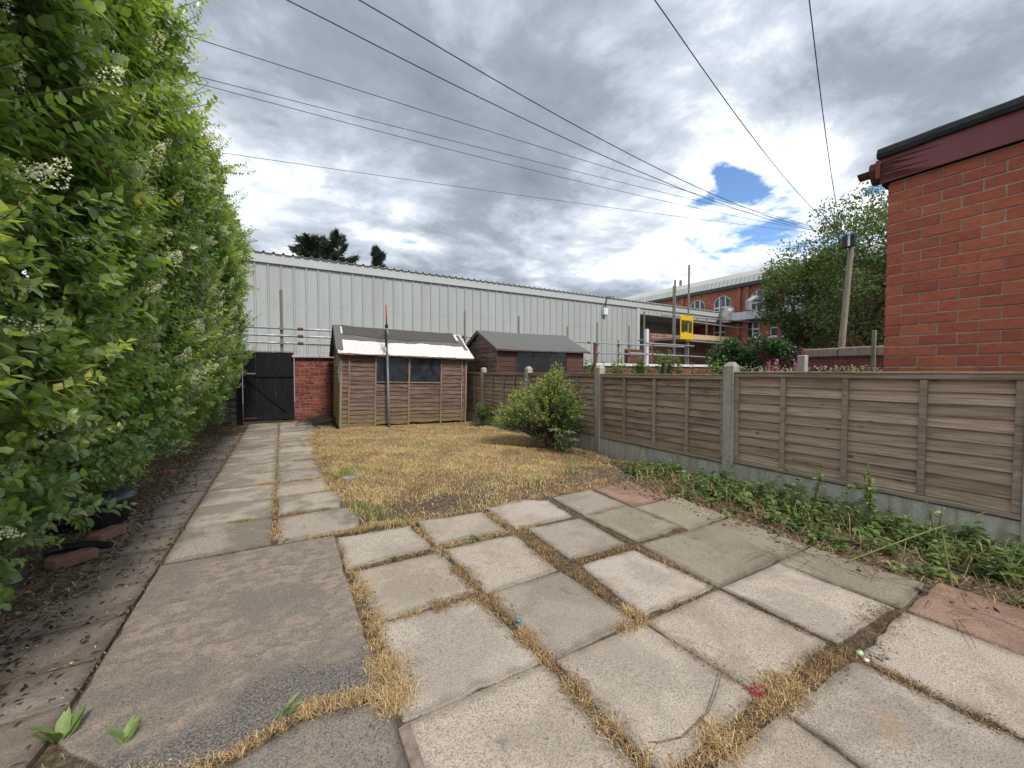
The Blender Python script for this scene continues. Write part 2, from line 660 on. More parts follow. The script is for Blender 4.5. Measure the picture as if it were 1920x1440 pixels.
M_LITTER = leafmat('leaf litter', [(0.0, (0.03, 0.02, 0.014)), (0.4, (0.10, 0.065, 0.04)), (0.75, (0.27, 0.19, 0.11)), (0.9, (0.42, 0.33, 0.20)), (1.0, (0.72, 0.68, 0.58))], 0.8, 0.1, 0.2)
M_FLOWER = leafmat('cream blossom', [(0.0, (0.55, 0.50, 0.30)), (0.5, (0.78, 0.75, 0.58)), (1.0, (0.85, 0.84, 0.74))], 0.7, 0.2, 0.2)
M_PINKF = leafmat('pink blossom', [(0.0, (0.42, 0.10, 0.32)), (1.0, (0.72, 0.27, 0.58))], 0.7, 0.25, 0.2)


def twigmat(name, c0, c1):
    m = Mat(name, 0.9, 0.2)
    m.color(m.ramp(m.noise(m.coord('World'), 40, 4), [(0.3, c0), (0.7, c1)]))
    return m.m


M_BARK = twigmat('bark', (0.045, 0.032, 0.024), (0.15, 0.11, 0.08))
M_TWIG = twigmat('twig', (0.10, 0.07, 0.045), (0.26, 0.19, 0.12))
M_DARKTWIG = twigmat('dark twig', (0.02, 0.016, 0.014), (0.09, 0.075, 0.065))
M_STEM = twigmat('green stem', (0.09, 0.12, 0.04), (0.24, 0.22, 0.09))


def wood(name, light, mid, dark, green=None, greenz=None, axis='y', rough=0.85, blotch=0.5):
    m = Mat(name, rough, 0.2)
    sc = {'y': (30, 0.9, 30), 'x': (0.9, 30, 30), 'z': (30, 30, 0.9)}[axis]
    g = m.noise(m.coord('World', scale=sc, rnd=30.0), 3.2, 6, 0.62, 0.12)
    sc2 = {'y': (5, 0.8, 5), 'x': (0.8, 5, 5), 'z': (5, 5, 0.8)}[axis]
    bl = m.noise(m.coord('World', scale=sc2, rnd=50.0), 2.4, 5, 0.65, 0.15)
    c = m.ramp(g, [(0.28, dark), (0.47, mid), (0.70, light)])
    c = m.mix(m.math('MULTIPLY', m.ramp(bl, [(0.52, 0), (0.72, 1)]), blotch), c, tuple(x * 0.75 for x in dark))
    kn = m.voro(m.coord('World', scale={'y': (9, 4.5, 9), 'x': (4.5, 9, 9), 'z': (9, 9, 4.5)}[axis], rnd=70.0), 1.0)
    c = m.mix(m.ramp(kn, [(0.06, 0.85), (0.15, 0)]), c, tuple(x * 0.45 for x in dark))
    c = m.mix(1.0, c, m.ramp(m.rand(), [(0, 0.78), (1, 1.16)]), 'MULTIPLY')
    if green:
        z = m.sep(m.coord('World'))[2]
        k = m.math('ADD', z, m.math('MULTIPLY', m.noise(m.coord('World'), 3.0, 4), greenz[1]))
        lo, hi = greenz[0], greenz[0] + greenz[2]
        kk = m.ramp(m.math('DIVIDE', k, 4.0), [(lo / 4.0, 0.75), (hi / 4.0, 0)])
        c = m.mix(kk, c, m.ramp(g, [(0.3, tuple(x * .5 for x in green)), (0.7, green)]))
    m.color(c)
    m.bump(g, 0.45, 0.004)
    return m.m


M_FENCE = wood('weathered fence timber', (0.52, 0.415, 0.325), (0.375, 0.28, 0.205), (0.155, 0.11, 0.08), (0.23, 0.22, 0.085), (0.42, 0.75, 0.35))
M_FENCE2 = wood('stained fence timber', (0.43, 0.34, 0.265), (0.33, 0.245, 0.18), (0.13, 0.085, 0.06), (0.26, 0.225, 0.11), (0.40, 0.5, 0.3), blotch=0.8)
M_RAIL = wood('grey rail timber', (0.43, 0.36, 0.285), (0.31, 0.25, 0.19), (0.13, 0.10, 0.075), (0.21, 0.195, 0.09), (0.22, 0.5, 0.2))
M_SHED = wood('old shed board', (0.27, 0.205, 0.168), (0.145, 0.092, 0.077), (0.05, 0.03, 0.026), (0.23, 0.19, 0.09), (0.30, 0.75, 0.6), axis='x', blotch=0.35)
M_SHEDPOST = wood('shed frame timber', (0.38, 0.30, 0.22), (0.25, 0.175, 0.125), (0.10, 0.062, 0.045), (0.28, 0.25, 0.10), (0.7, 0.9, 0.6), axis='z', blotch=0.3)
M_SHEDSIDE = wood('shed side board', (0.42, 0.36, 0.24), (0.29, 0.23, 0.14), (0.11, 0.085, 0.05), (0.33, 0.30, 0.12), (1.0, 0.8, 0.8), axis='y', blotch=0.3)
M_SHED2 = wood('brown stained boarding', (0.15, 0.085, 0.072), (0.105, 0.055, 0.048), (0.045, 0.026, 0.024), axis='x', blotch=0.4)
M_SHED2G = wood('bare weathered boarding', (0.34, 0.27, 0.225), (0.165, 0.11, 0.09), (0.05, 0.033, 0.028), axis='y', blotch=0.5)
M_BLACK = wood('black painted boards', (0.020, 0.021, 0.024), (0.009, 0.0092, 0.0105), (0.004, 0.004, 0.005), axis='z', rough=0.75, blotch=0.2)
M_TIMBER = wood('pale scaffold timber', (0.58, 0.46, 0.29), (0.48, 0.36, 0.21), (0.30, 0.21, 0.12), axis='x', blotch=0.1)
M_POLEWOOD = wood('telegraph pole timber', (0.29, 0.255, 0.20), (0.20, 0.17, 0.13), (0.09, 0.075, 0.055), (0.17, 0.17, 0.08), (2.2, 2.0, 1.6), axis='z', blotch=0.3)
M_REDFENCE = wood('red brown slatted panel', (0.40, 0.24, 0.19), (0.28, 0.15, 0.12), (0.12, 0.065, 0.055), axis='x', blotch=0.4)


def cement(name, light, mid, dark, streak=0.6, rough=0.95):
    m = Mat(name, rough, 0.15)
    w = m.coord('World')
    a = m.noise(w, 30, 6, 0.68)
    f = m.noise(w, 140, 3, 0.6)
    s = m.noise(m.coord('World', scale=(7, 7, 0.8)), 2.2, 5, 0.6)
    c = m.ramp(a, [(0.3, mid), (0.62, light)])
    c = m.mix(m.math('MULTIPLY', m.ramp(s, [(0.45, 0), (0.7, 1)]), streak), c, dark)
    c = m.mix(m.ramp(f, [(0.3, 0.45), (0.42, 0)]), c, dark)
    m.color(c)
    m.bump(m.math('ADD', a, f), 0.5, 0.006)
    return m.m


M_POST = cement('concrete post', (0.44, 0.42, 0.37), (0.31, 0.295, 0.25), (0.16, 0.15, 0.12))
M_GRAVEL = cement('concrete gravel board', (0.56, 0.535, 0.48), (0.43, 0.41, 0.36), (0.20, 0.19, 0.135), 0.6)
M_COPING = cement('coping stone', (0.50, 0.44, 0.42), (0.37, 0.31, 0.30), (0.2, 0.17, 0.16), 0.4)
M_COPEWHITE = cement('white painted coping', (0.78, 0.77, 0.78), (0.62, 0.60, 0.62), (0.36, 0.33, 0.33), 0.3)
M_MORTAR = cement('mortar', (0.43, 0.35, 0.28), (0.31, 0.245, 0.195), (0.2, 0.16, 0.13), 0.4)
M_MORTAROLD = cement('old mortar', (0.32, 0.25, 0.21), (0.22, 0.165, 0.14), (0.1, 0.08, 0.07), 0.5)


def brick(name, cols, rough=0.9, dirt=(0.1, 0.05, 0.04), dirt_amt=0.5):
    m = Mat(name, rough, 0.2)
    w = m.coord('World', rnd=20.0)
    n = len(cols)
    c = m.ramp(m.rand(), [(i / max(1, n - 1), cc) for i, cc in enumerate(cols)])
    st = m.noise(m.coord('World', scale=(3, 3, 22), rnd=20.0), 4.0, 4, 0.6)
    c = m.mix(0.35, c, m.mix(1.0, c, m.ramp(st, [(0.3, 0.6), (0.7, 1.5)]), 'MULTIPLY'))
    a = m.noise(w, 26, 5, 0.65)
    c = m.mix(m.math('MULTIPLY', m.ramp(a, [(0.52, 0), (0.72, 1)]), dirt_amt), c, dirt)
    m.color(c)
    m.bump(m.math('ADD', a, m.noise(w, 120, 3)), 0.35, 0.004)
    return m.m


M_BRICK = brick('smooth red brick', [(0.36, 0.106, 0.066), (0.41, 0.128, 0.074), (0.31, 0.088, 0.062), (0.43, 0.142, 0.08), (0.375, 0.112, 0.068), (0.33, 0.098, 0.068)], 0.85, (0.16, 0.05, 0.042), 0.55)
M_BRICKOLD = brick('old soft red brick', [(0.21, 0.058, 0.046), (0.29, 0.088, 0.06), (0.13, 0.042, 0.042), (0.24, 0.068, 0.05), (0.10, 0.042, 0.044)], 0.92, (0.07, 0.045, 0.04), 0.6)
M_BRICKLOOSE = brick('loose dirty brick', [(0.20, 0.10, 0.08), (0.26, 0.13, 0.10), (0.22, 0.12, 0.085)], 0.95, (0.10, 0.095, 0.05), 0.9)


def brickwall(name, c1, c2, mort, scale=1.0, axis='x', dirt=0.4):
    m = Mat(name, 0.92, 0.15)
    rot = {'x': (R(90), 0, 0), 'y': (R(90), 0, R(90))}[axis]
    w = m.coord('World')
    mp = m.n('ShaderNodeCombineXYZ')
    s = m.sep(w)
    m.l(s[0] if axis == 'x' else s[1], mp.inputs[0])
    m.l(s[2], mp.inputs[1])
    b = m.n('ShaderNodeTexBrick')
    b.inputs['Scale'].default_value = 1.0
    b.inputs['Brick Width'].default_value = 0.225 * scale
    b.inputs['Row Height'].default_value = 0.075 * scale
    b.inputs['Mortar Size'].default_value = 0.006 * scale
    b.inputs['Color1'].default_value = tuple(c1) + (1,)
    b.inputs['Color2'].default_value = tuple(c2) + (1,)
    b.inputs['Mortar'].default_value = tuple(mort) + (1,)
    m.l(mp.outputs[0], b.inputs['Vector'])
    a = m.noise(w, 2.2, 6, 0.65)
    c = m.mix(m.math('MULTIPLY', m.ramp(a, [(0.42, 0), (0.68, 1)]), dirt), b.outputs['Color'], tuple(x * 0.4 for x in c1))
    m.color(c)
    m.bump(b.outputs['Fac'], -0.4, 0.008)
    return m.m


M_FACT = brickwall('factory brickwork', (0.30, 0.095, 0.060), (0.40, 0.14, 0.085), (0.34, 0.22, 0.17), 1.0, 'y')
M_WALLB = brickwall('boundary brickwork', (0.22, 0.075, 0.055), (0.15, 0.06, 0.05), (0.25, 0.20, 0.17), 1.0, 'x', 0.7)
M_WALLY = brickwall('dark red brickwork', (0.17, 0.055, 0.055), (0.12, 0.045, 0.045), (0.22, 0.15, 0.14), 1.0, 'y', 0.6)


def painted(name, col, rough=0.45, metal=0.0, dirt=0.25, dirtcol=(0.12, 0.11, 0.10), spec=0.4, scale=3.0):
    m = Mat(name, rough, spec, metal)
    a = m.noise(m.coord('World', scale=(1, 1, 0.16)), scale, 6, 0.65)
    f = m.noise(m.coord('World'), 45, 4, 0.6)
    c = m.mix(m.math('MULTIPLY', m.ramp(a, [(0.42, 0), (0.75, 1)]), dirt), col, dirtcol)
    c = m.mix(m.math('MULTIPLY', m.ramp(f, [(0.55, 0), (0.75, 1)]), dirt * 0.6), c, dirtcol)
    m.color(c)
    m.roughness(m.ramp(a, [(0.3, rough * 0.85), (0.7, min(1, rough * 1.3))]))
    return m.m


M_CLAD = painted('grey cladding', (0.375, 0.40, 0.40), 0.6, 0.0, 0.5, (0.27, 0.275, 0.26), 0.35, 1.1)
M_CLADTRIM = painted('pale grey flashing', (0.44, 0.465, 0.47), 0.55, 0.0, 0.2, (0.3, 0.31, 0.31), 0.35, 0.8)
M_ROOFM = painted('weathered metal roof', (0.44, 0.455, 0.43), 0.6, 0.0, 0.3, (0.26, 0.27, 0.23), 0.35, 0.6)
M_WHITESTRIP = painted('white cladding strip', (0.66, 0.68, 0.72), 0.55, 0.0, 0.15)
M_GALV = painted('galvanised tube', (0.33, 0.34, 0.345), 0.5, 0.4, 0.45, (0.14, 0.11, 0.085), 0.5, 6.0)
M_DARKTUBE = painted('dull scaffold tube', (0.20, 0.195, 0.18), 0.6, 0.3, 0.5, (0.11, 0.075, 0.05), 0.4, 5.0)
M_RUST = painted('rusty steel', (0.13, 0.06, 0.038), 0.85, 0.0, 0.5, (0.08, 0.04, 0.03), 0.2, 8.0)
M_POLEBLUE = painted('grey blue painted tube', (0.26, 0.31, 0.34), 0.55, 0.0, 0.4, (0.24, 0.20, 0.18), 0.4, 5.0)
M_REDPAINT = painted('faded red paint', (0.36, 0.10, 0.08), 0.6, 0.0, 0.5, (0.18, 0.09, 0.075), 0.3, 9.0)
M_YELLOW = painted('yellow safety paint', (0.66, 0.45, 0.02), 0.45, 0.0, 0.12, (0.4, 0.27, 0.03), 0.4, 4.0)
M_MAROON = painted('maroon gloss paint', (0.19, 0.046, 0.056), 0.42, 0.0, 0.35, (0.10, 0.035, 0.035), 0.45, 2.5)
M_ROTTEN = painted('rotten maroon wood', (0.14, 0.05, 0.045), 0.9, 0.0, 0.6, (0.06, 0.035, 0.03), 0.2, 12.0)
M_UPVC = painted('white window frame', (0.78, 0.79, 0.79), 0.4, 0.0, 0.08)
M_BLACKPL = painted('black plastic', (0.012, 0.013, 0.014), 0.35, 0.0, 0.1, (0.05, 0.05, 0.05))
M_CABLE = painted('black cable', (0.03, 0.031, 0.034), 0.6, 0.0, 0.1)
M_GUTTER = painted('dark gutter', (0.035, 0.036, 0.04), 0.5, 0.0, 0.2)
M_WHITEPL = painted('white plastic box', (0.70, 0.74, 0.76), 0.45, 0.0, 0.1)


def felt(name, base, dark, warm=None):
    m = Mat(name, 0.97, 0.1)
    w = m.coord('World')
    f = m.noise(w, 110, 3, 0.7)
    a = m.noise(w, 5, 6, 0.65)
    c = m.ramp(f, [(0.3, dark), (0.65, base)])
    c = m.mix(m.ramp(a, [(0.45, 0), (0.75, 0.55)]), c, warm or dark)
    m.color(c)
    m.bump(m.math('ADD', f, m.math('MULTIPLY', a, 2)), 0.5, 0.006)
    return m.m


M_FELT = felt('mineral roofing felt', (0.165, 0.167, 0.165), (0.092, 0.092, 0.093), (0.12, 0.12, 0.112))
M_FELTDARK = felt('worn dark felt', (0.105, 0.098, 0.092), (0.055, 0.051, 0.048), (0.12, 0.10, 0.085))
M_FELTBLACK = felt('black felt trim', (0.042, 0.045, 0.048), (0.018, 0.02, 0.022), (0.05, 0.055, 0.045))


def bareboard():
    m = Mat('bleached roof board', 0.9, 0.15)
    w = m.coord('World')
    st = m.voro(m.coord('World', scale=(16, 34, 16), rot=(0, 0, 0.5)), 1.0, out='Color')
    a = m.noise(m.coord('World', scale=(1, 2, 1)), 22, 6, 0.7, 0.6)
    b = m.noise(w, 60, 3, 0.6)
    c = m.ramp(a, [(0.36, (0.42, 0.33, 0.29)), (0.5, (0.76, 0.71, 0.68)), (0.7, (0.86, 0.83, 0.81))])
    c = m.mix(0.14, c, st)
    c = m.mix(m.ramp(b, [(0.64, 0), (0.76, 0.5)]), c, (0.35, 0.24, 0.19))
    m.color(c)
    m.bump(a, 0.5, 0.005)
    return m.m


M_BAREBOARD = bareboard()


def glass(name, base, dirt, amt, rough=0.08):
    m = Mat(name, rough, 0.5)
    w = m.coord('World')
    a = m.noise(m.coord('World', scale=(1, 1, 0.6)), 5, 6, 0.7, 0.6)
    f = m.noise(w, 40, 4, 0.6)
    c = m.mix(m.math('MULTIPLY', m.ramp(a, [(0.42, 0), (0.75, 1)]), amt), base, dirt)
    c = m.mix(m.ramp(f, [(0.6, 0), (0.75, amt * 0.4)]), c, dirt)
    m.color(c)
    m.roughness(m.ramp(a, [(0.35, rough), (0.7, 0.5)]))
    return m.m


M_GLASSDIRTY = glass('dusty shed glass', (0.012, 0.014, 0.02), (0.075, 0.08, 0.10), 0.40, 0.12)
M_GLASSDARK = glass('dark shed glass', (0.006, 0.007, 0.007), (0.03, 0.033, 0.03), 0.3, 0.06)
M_WINGLASS = glass('window glass', (0.05, 0.065, 0.075), (0.16, 0.18, 0.18), 0.4, 0.06)
M_LIDGLASS = glass('murky clear plastic', (0.02, 0.035, 0.04), (0.09, 0.11, 0.11), 0.5, 0.12)
M_DARKHOLE = painted('dark interior', (0.016, 0.017, 0.02), 0.9)  # near-black colour stands in for unlit insides

# ================================================================== THE SETTING
def gz(x, y):
    """height of the soil and lawn"""
    x = np.asarray(x, float)
    y = np.asarray(y, float)
    z = np.full(np.broadcast(x, y).shape, -0.035)
    lawn = np.clip((x - 0.42) / 0.25, 0, 1) * np.clip((4.2 - x) / 0.3, 0, 1) * np.clip((y - 3.15) / 0.3, 0, 1) * np.clip((9.4 - y) / 0.5, 0, 1)
    bump = 0.045 + 0.012 * np.sin(x * 5.1 + 1.3 * np.sin(y * 2.2)) + 0.012 * np.sin(y * 4.3 + x * 1.7) + 0.006 * np.sin(x * 13 + y * 9)
    z = z + lawn * bump
    bed = np.clip((-0.98 - x) / 0.25, 0, 1)
    z = z + bed * (0.05 + 0.012 * np.sin(x * 7 + y * 3) + 0.01 * np.sin(y * 8.3))
    rb = np.clip((x - 3.2) / 0.3, 0, 1) * np.clip((3.3 - y) / 0.3, 0, 1)
    z = z + rb * (0.04 + 0.01 * np.sin(y * 6 + x * 4))
    dip = np.clip((x - 2.4) / 1.2, 0, 1) * np.clip((y - 7.6) / 0.9, 0, 1) * np.clip((4.15 - x) / 0.2, 0, 1)
    z = z - dip * 0.05
    return z


xs = np.unique(np.round(np.concatenate([[-300, -120, -60, -30, -15, -8, -5], np.arange(-4, 4.7, 0.07), [5.5, 8, 12, 18, 30, 60, 120, 300]]), 3))
ys = np.unique(np.round(np.concatenate([[-300, -120, -60, -30, -15, -8, -4], np.arange(-1.5, 12.0, 0.07), [14, 18, 25, 40, 60, 120, 300]]), 3))
GX, GY = np.meshgrid(xs, ys, indexing='ij')
GZ = gz(GX, GY)
nx, ny = len(xs), len(ys)
GV = np.stack([GX, GY, GZ], -1).reshape(-1, 3)
ii, jj = np.meshgrid(np.arange(nx - 1), np.arange(ny - 1), indexing='ij')
q0 = (ii * ny + jj).ravel()
GT = np.concatenate([np.stack([q0, q0 + ny, q0 + ny + 1], 1), np.stack([q0, q0 + ny + 1, q0 + 1], 1)])
tag(link('ground', np_mesh('ground', GV, GT, M_SOIL, smooth=True)), kind='structure')


def slab(poly, mat, parent, top=0.0, thick=0.045, chip=0.012, tilt=0.006):
    """one paving slab: an irregular polygon with worn, rounded arrises"""
    n = len(poly)
    cx = sum(p[0] for p in poly) / n
    cy = sum(p[1] for p in poly) / n
    pts = []
    for i in range(n):
        a, b = poly[i], poly[(i + 1) % n]
        L = math.hypot(b[0] - a[0], b[1] - a[1])
        k = max(2, int(L / 0.07))
        for j in range(k):
            t = j / k
            rr = random.choice((0.0, 0.004, 0.012)) if j == 0 else 0.0
            x = a[0] + (b[0] - a[0]) * t
            y = a[1] + (b[1] - a[1]) * t
            d = math.hypot(x - cx, y - cy)
            pull = rr + (random.uniform(0, chip) if random.random() < 0.22 else random.uniform(0, 0.0025))
            pts.append((x - (x - cx) / d * pull, y - (y - cy) / d * pull))
    ax, ay = random.uniform(-tilt, tilt), random.uniform(-tilt, tilt)
    dz = random.uniform(-0.004, 0.004) + top

    def zz(x, y):
        return dz + (x - cx) * ax + (y - cy) * ay
    m = len(pts)
    vs = [(x, y, zz(x, y) - thick) for x, y in pts]
    vs += [(x, y, zz(x, y) - 0.006) for x, y in pts]
    ins = []
    for x, y in pts:
        d = math.hypot(x - cx, y - cy)
        ins.append((x - (x - cx) / d * 0.007, y - (y - cy) / d * 0.007))
    vs += [(x, y, zz(x, y)) for x, y in ins]
    for x, y in pts:
        d = math.hypot(x - cx, y - cy)
        k = min(0.075, d * 0.5)
        vs.append((x - (x - cx) / d * k, y - (y - cy) / d * k, zz(x, y)))
    vs.append((cx, cy, zz(cx, cy)))
    fs = []
    for i in range(m):
        j = (i + 1) % m
        fs.append((i, j, m + j, m + i))
        fs.append((m + i, m + j, 2 * m + j, 2 * m + i))
        fs.append((2 * m + i, 2 * m + j, 3 * m + j, 3 * m + i))
        fs.append((3 * m + i, 3 * m + j, 4 * m))
    sl_ = MB().add([(x - cx, y - cy, z) for x, y, z in vs], fs)
    sl_.t = [0.0] * (3 * m) + [1.0] * (m + 1)
    o = sl_.build('paving_slab', mat, parent)
    o.location = (cx, cy, 0)
    return o


def sheet(name, x0, x1, y0, y1, z, mat):
    o = MB().box(x0, x1, y0, y1, z - 0.05, z).build(name, mat)
    return tag(o, kind='structure')


patio = sheet('patio', 0.32, 3.45, -0.55, 3.05, -0.011, M_SOIL)
PATIO = [
    ([(0.35, 3.12), (0.84, 3.06), (0.885, 2.63), (0.34, 2.61)], M_SLAB),
    ([(0.96, 3.14), (1.49, 3.06), (1.48, 2.63), (0.94, 2.66)], M_SLAB),
    ([(0.38, 2.54), (0.90, 2.53), (0.92, 1.96), (0.40, 1.97)], M_SLAB),
    ([(1.60, 3.14), (1.99, 3.15), (2.17, 3.00), (2.11, 2.58), (1.59, 2.61)], M_SLAB),
    ([(2.28, 3.06), (2.76, 3.08), (2.74, 2.56), (2.24, 2.54)], M_SLAB),
    ([(2.22, 2.515), (2.73, 2.53), (2.71, 1.96), (2.22, 1.93)], M_SLABGREEN),
    ([(1.66, 2.53), (2.14, 2.50), (2.10, 1.97), (1.63, 1.99)], M_SLAB),
    ([(1.64, 1.88), (2.08, 1.87), (2.12, 1.31), (1.58, 1.34)], M_SLAB),
    ([(0.97, 2.54), (1.50, 2.51), (1.45, 1.93), (0.98, 1.925)], M_SLAB),
    ([(0.98, 1.905), (1.46, 1.89), (1.48, 1.33), (0.99, 1.325)], M_SLAB),
    ([(0.40, 1.94), (0.89, 1.92), (0.93, 1.34), (0.36, 1.355)], M_SLAB),
    ([(0.36, 1.335), (0.93, 1.32), (0.935, 0.76), (0.36, 0.74)], M_SLAB),
    ([(1.00, 1.305), (1.50, 1.285), (1.53, 0.77), (1.00, 0.76)], M_SLAB),
    ([(1.545, 1.285), (2.115, 1.27), (2.13, 0.77), (1.57, 0.775)], M_SLAB),
    ([(2.165, 1.265), (2.725, 1.245), (2.73, 0.71), (2.18, 0.745)], M_SLAB),
    ([(2.21, 1.90), (3.26, 1.855), (3.21, 1.275), (2.155, 1.30)], M_SLABGREEN),
    ([(2.165, 0.65), (2.73, 0.665), (2.74, 0.10), (2.16, 0.09)], M_SLAB),
    ([(1.58, 0.69), (2.10, 0.655), (2.11, 0.10), (1.56, 0.09)], M_SLAB),
    ([(0.98, 0.69), (1.52, 0.675), (1.51, 0.10), (0.97, 0.10)], M_SLAB),
    ([(0.36, 0.70), (0.93, 0.69), (0.92, 0.10), (0.36, 0.09)], M_SLAB),
    ([(2.83, 3.06), (3.36, 3.10), (3.28, 2.51), (2.78, 2.49)], M_PINK),
    ([(2.77, 2.455), (3.35, 2.45), (3.25, 1.90), (2.75, 1.90)], M_SLABGREEN),
    ([(2.765, 1.265), (3.20, 1.25), (3.20, 0.70), (2.785, 0.685)], M_SLABGREEN),
    ([(2.79, 0.665), (3.28, 0.65), (3.30, 0.10), (2.77, 0.09)], M_PINK),
    ([(0.36, 0.05), (0.93, 0.05), (0.92, -0.5), (0.36, -0.5)], M_SLAB),
    ([(0.98, 0.05), (1.52, 0.05), (1.51, -0.5), (0.97, -0.5)], M_SLAB),
    ([(1.57, 0.05), (2.10, 0.05), (2.11, -0.5), (1.57, -0.5)], M_SLAB),
    ([(2.16, 0.05), (2.73, 0.05), (2.73, -0.5), (2.16, -0.5)], M_SLAB),
]
def grow(poly, d):
    cx = sum(p[0] for p in poly) / len(poly)
    cy = sum(p[1] for p in poly) / len(poly)
    return [(x + math.copysign(d[0], x - cx), y + math.copysign(d[1], y - cy)) for x, y in poly]


for poly, mt in PATIO:
    slab(grow(poly, (0.020, 0.010)), mt, patio, 0.0, 0.045, 0.018, 0.010)

path = sheet('path', -0.70, 0.44, 3.22, 11.1, -0.012, M_SOIL)
rows = [3.25, 3.87, 4.45, 5.05, 5.62, 6.22, 6.80, 7.40, 8.0, 8.6, 9.2, 9.8, 10.4, 11.02]
for i in range(len(rows) - 1):
    y0, y1 = rows[i] + 0.008, rows[i + 1] - 0.008
    rx = [0.54, 0.50, 0.42, 0.40, 0.38, 0.42, 0.46, 0.46, 0.5, 0.55, 0.6, 0.62, 0.62][i] + random.uniform(-0.02, 0.02)
    sl = 0.03
    slab([(-0.69, y0 + sl), (-0.088, y0), (-0.088, y1), (-0.69, y1 + sl)], M_PATH, path, 0.0, 0.045, 0.007, 0.008)
    if i in (0, 1):
        slab([(-0.05, y0 - .01), (rx - .05, y0 - sl), (rx, y0 + 0.25), (rx - 0.03, y1 - sl - 0.06), (rx - 0.12, y1 - sl), (-0.06, y1 - .005)], M_PATH, path, 0, 0.045, 0.008, 0.01)
    else:
        slab([(-0.08, y0), (rx, y0 - sl), (rx - 0.03, y1 - sl), (-0.08, y1)], M_PATH, path, 0, 0.045, 0.008, 0.01)

pad = sheet('concrete_pad', -0.69, 0.33, -0.3, 3.2, -0.013, M_SOIL)
slab([(-0.69, 3.245), (-0.1, 3.215), (0.32, 3.185), (0.315, 2.6), (0.32, 1.9), (0.325, 1.56), (0.04, 1.60), (-0.17, 1.53), (-0.40, 1.56), (-0.68, 1.86), (-0.69, 2.5)], M_OLD, pad, 0.0, 0.05, 0.008, 0.002)
slab([(-0.30, 1.45), (-0.15, 1.49), (0.04, 1.55), (0.33, 1.50), (0.34, 0.8), (0.33, -0.2), (-0.3, -0.2)], M_ASPH, pad, -0.004, 0.05, 0.01, 0.002)
slab([(-0.68, 1.80), (-0.42, 1.50), (-0.34, 1.40), (-0.34, 0.6), (-0.7, 0.6)], M_SIDE, pad, -0.006, 0.05, 0.01, 0.003)

side_path = sheet('side_path', -1.32, -0.72, 0.0, 9.6, -0.014, M_SOIL)
srows = [0.6, 1.1, 1.45, 1.78, 2.05, 2.33, 2.68, 3.05, 3.57, 3.95, 4.33, 5.10, 5.6, 6.2, 6.8, 7.4, 8.0, 8.6, 9.2]
for i in range(len(srows) - 1):
    y0, y1 = srows[i] + 0.006, srows[i + 1] - 0.006
    lx = -1.20 + random.uniform(-0.05, 0.05)
    if i in (4,):
        slab([(-0.98, y0 + .02), (-0.706, y0 + 0.012), (-0.704, y1), (-0.96, y1 + .01)], M_SIDE, side_path, -0.004, 0.045, 0.006, 0.006)
        slab([(lx, y0), (-1.0, y0 + .01), (-0.975, y1), (lx - 0.02, y1)], M_SIDE, side_path, -0.006, 0.045, 0.008, 0.006)
    else:
        slab([(lx, y0), (-0.706, y0 + 0.012), (-0.704, y1 + 0.012), (lx - 0.02, y1)], M_SIDE, side_path, -0.004, 0.045, 0.006, 0.006)

# ------------------------------------------------------------------ brick building on the right
BX = 4.74
BY = 1.335
bb = empty('brick_building', (BX, BY, 0), label='smooth red brick outbuilding with maroon fascia standing behind the right fence', cat='building')
MB().box(0.006, 3.5, -3.2, -0.008, 0, 2.94).build('wall', M_MORTAR, bb)
brick_meshes = []
for k in range(5):
    brick_meshes.append(MB().bbox(-0.05, 0.05, -0.5, 0.5, -0.0405, 0.0405, 0.0038, 0.0022).mesh('brick', M_BRICK))
ncourse = 32
for c in range(10, ncourse):
    z = 0.0457 + c * 0.0916
    y = 0.0
    first = True
    while y > -2.35:
        ln = 0.215
        if first and c % 2:
            ln = 0.1025
        first = False
        o = link('brick', random.choice(brick_meshes), bb, (0.05 + random.uniform(-0.0035, 0.0035), y - ln / 2, z + random.uniform(-0.0012, 0.0012)),
                 (0, random.uniform(-.004, .004), random.uniform(-.004, .004)), (1, ln, 1))
        y -= ln + 0.0105
# eaves: fascia board with a rotten split end, felt edge, broken gutter stub
fm = MB()
fy = [0.045 - 0.12 * i for i in range(22)]
for i in range(len(fy) - 1):
    a, b = fy[i], fy[i + 1]
    x = -0.045
    fm.add([(x, a, 2.945), (x, b, 2.945), (x, b, 3.165), (x, a, 3.165), (x + .022, a, 2.945), (x + .022, b, 2.945), (x + .022, b, 3.165), (x + .022, a, 3.165)],
           [(0, 1, 2, 3), (7, 6, 5, 4), (0, 4, 5, 1), (3, 2, 6, 7)] + ([(0, 3, 7, 4)] if i == 0 else []))
fas = fm.build('fascia_board', M_MAROON, bb)
sp = MB()
for k in range(9):
    z = 2.965 + k * 0.019 + random.uniform(-.004, .004)
    y0 = 0.05 + random.uniform(-.012, .012)
    y1 = y0 - random.uniform(0.1, 0.42)
    sp.add([(-0.047, y0, z), (-0.047, y0, z + 0.012), (-0.047, y1, z + 0.008 - 0.02), (-0.056, (y0 + y1) / 2, z + 0.004)], [(0, 3, 1), (0, 2, 3), (1, 3, 2), (0, 1, 2)])
sp.build('rotten_split', M_ROTTEN, fas)
fe = MB()
prof = [(-0.075, 3.165), (-0.082, 3.20), (-0.07, 3.24), (-0.04, 3.262), (0.05, 3.27), (0.05, 3.165)]
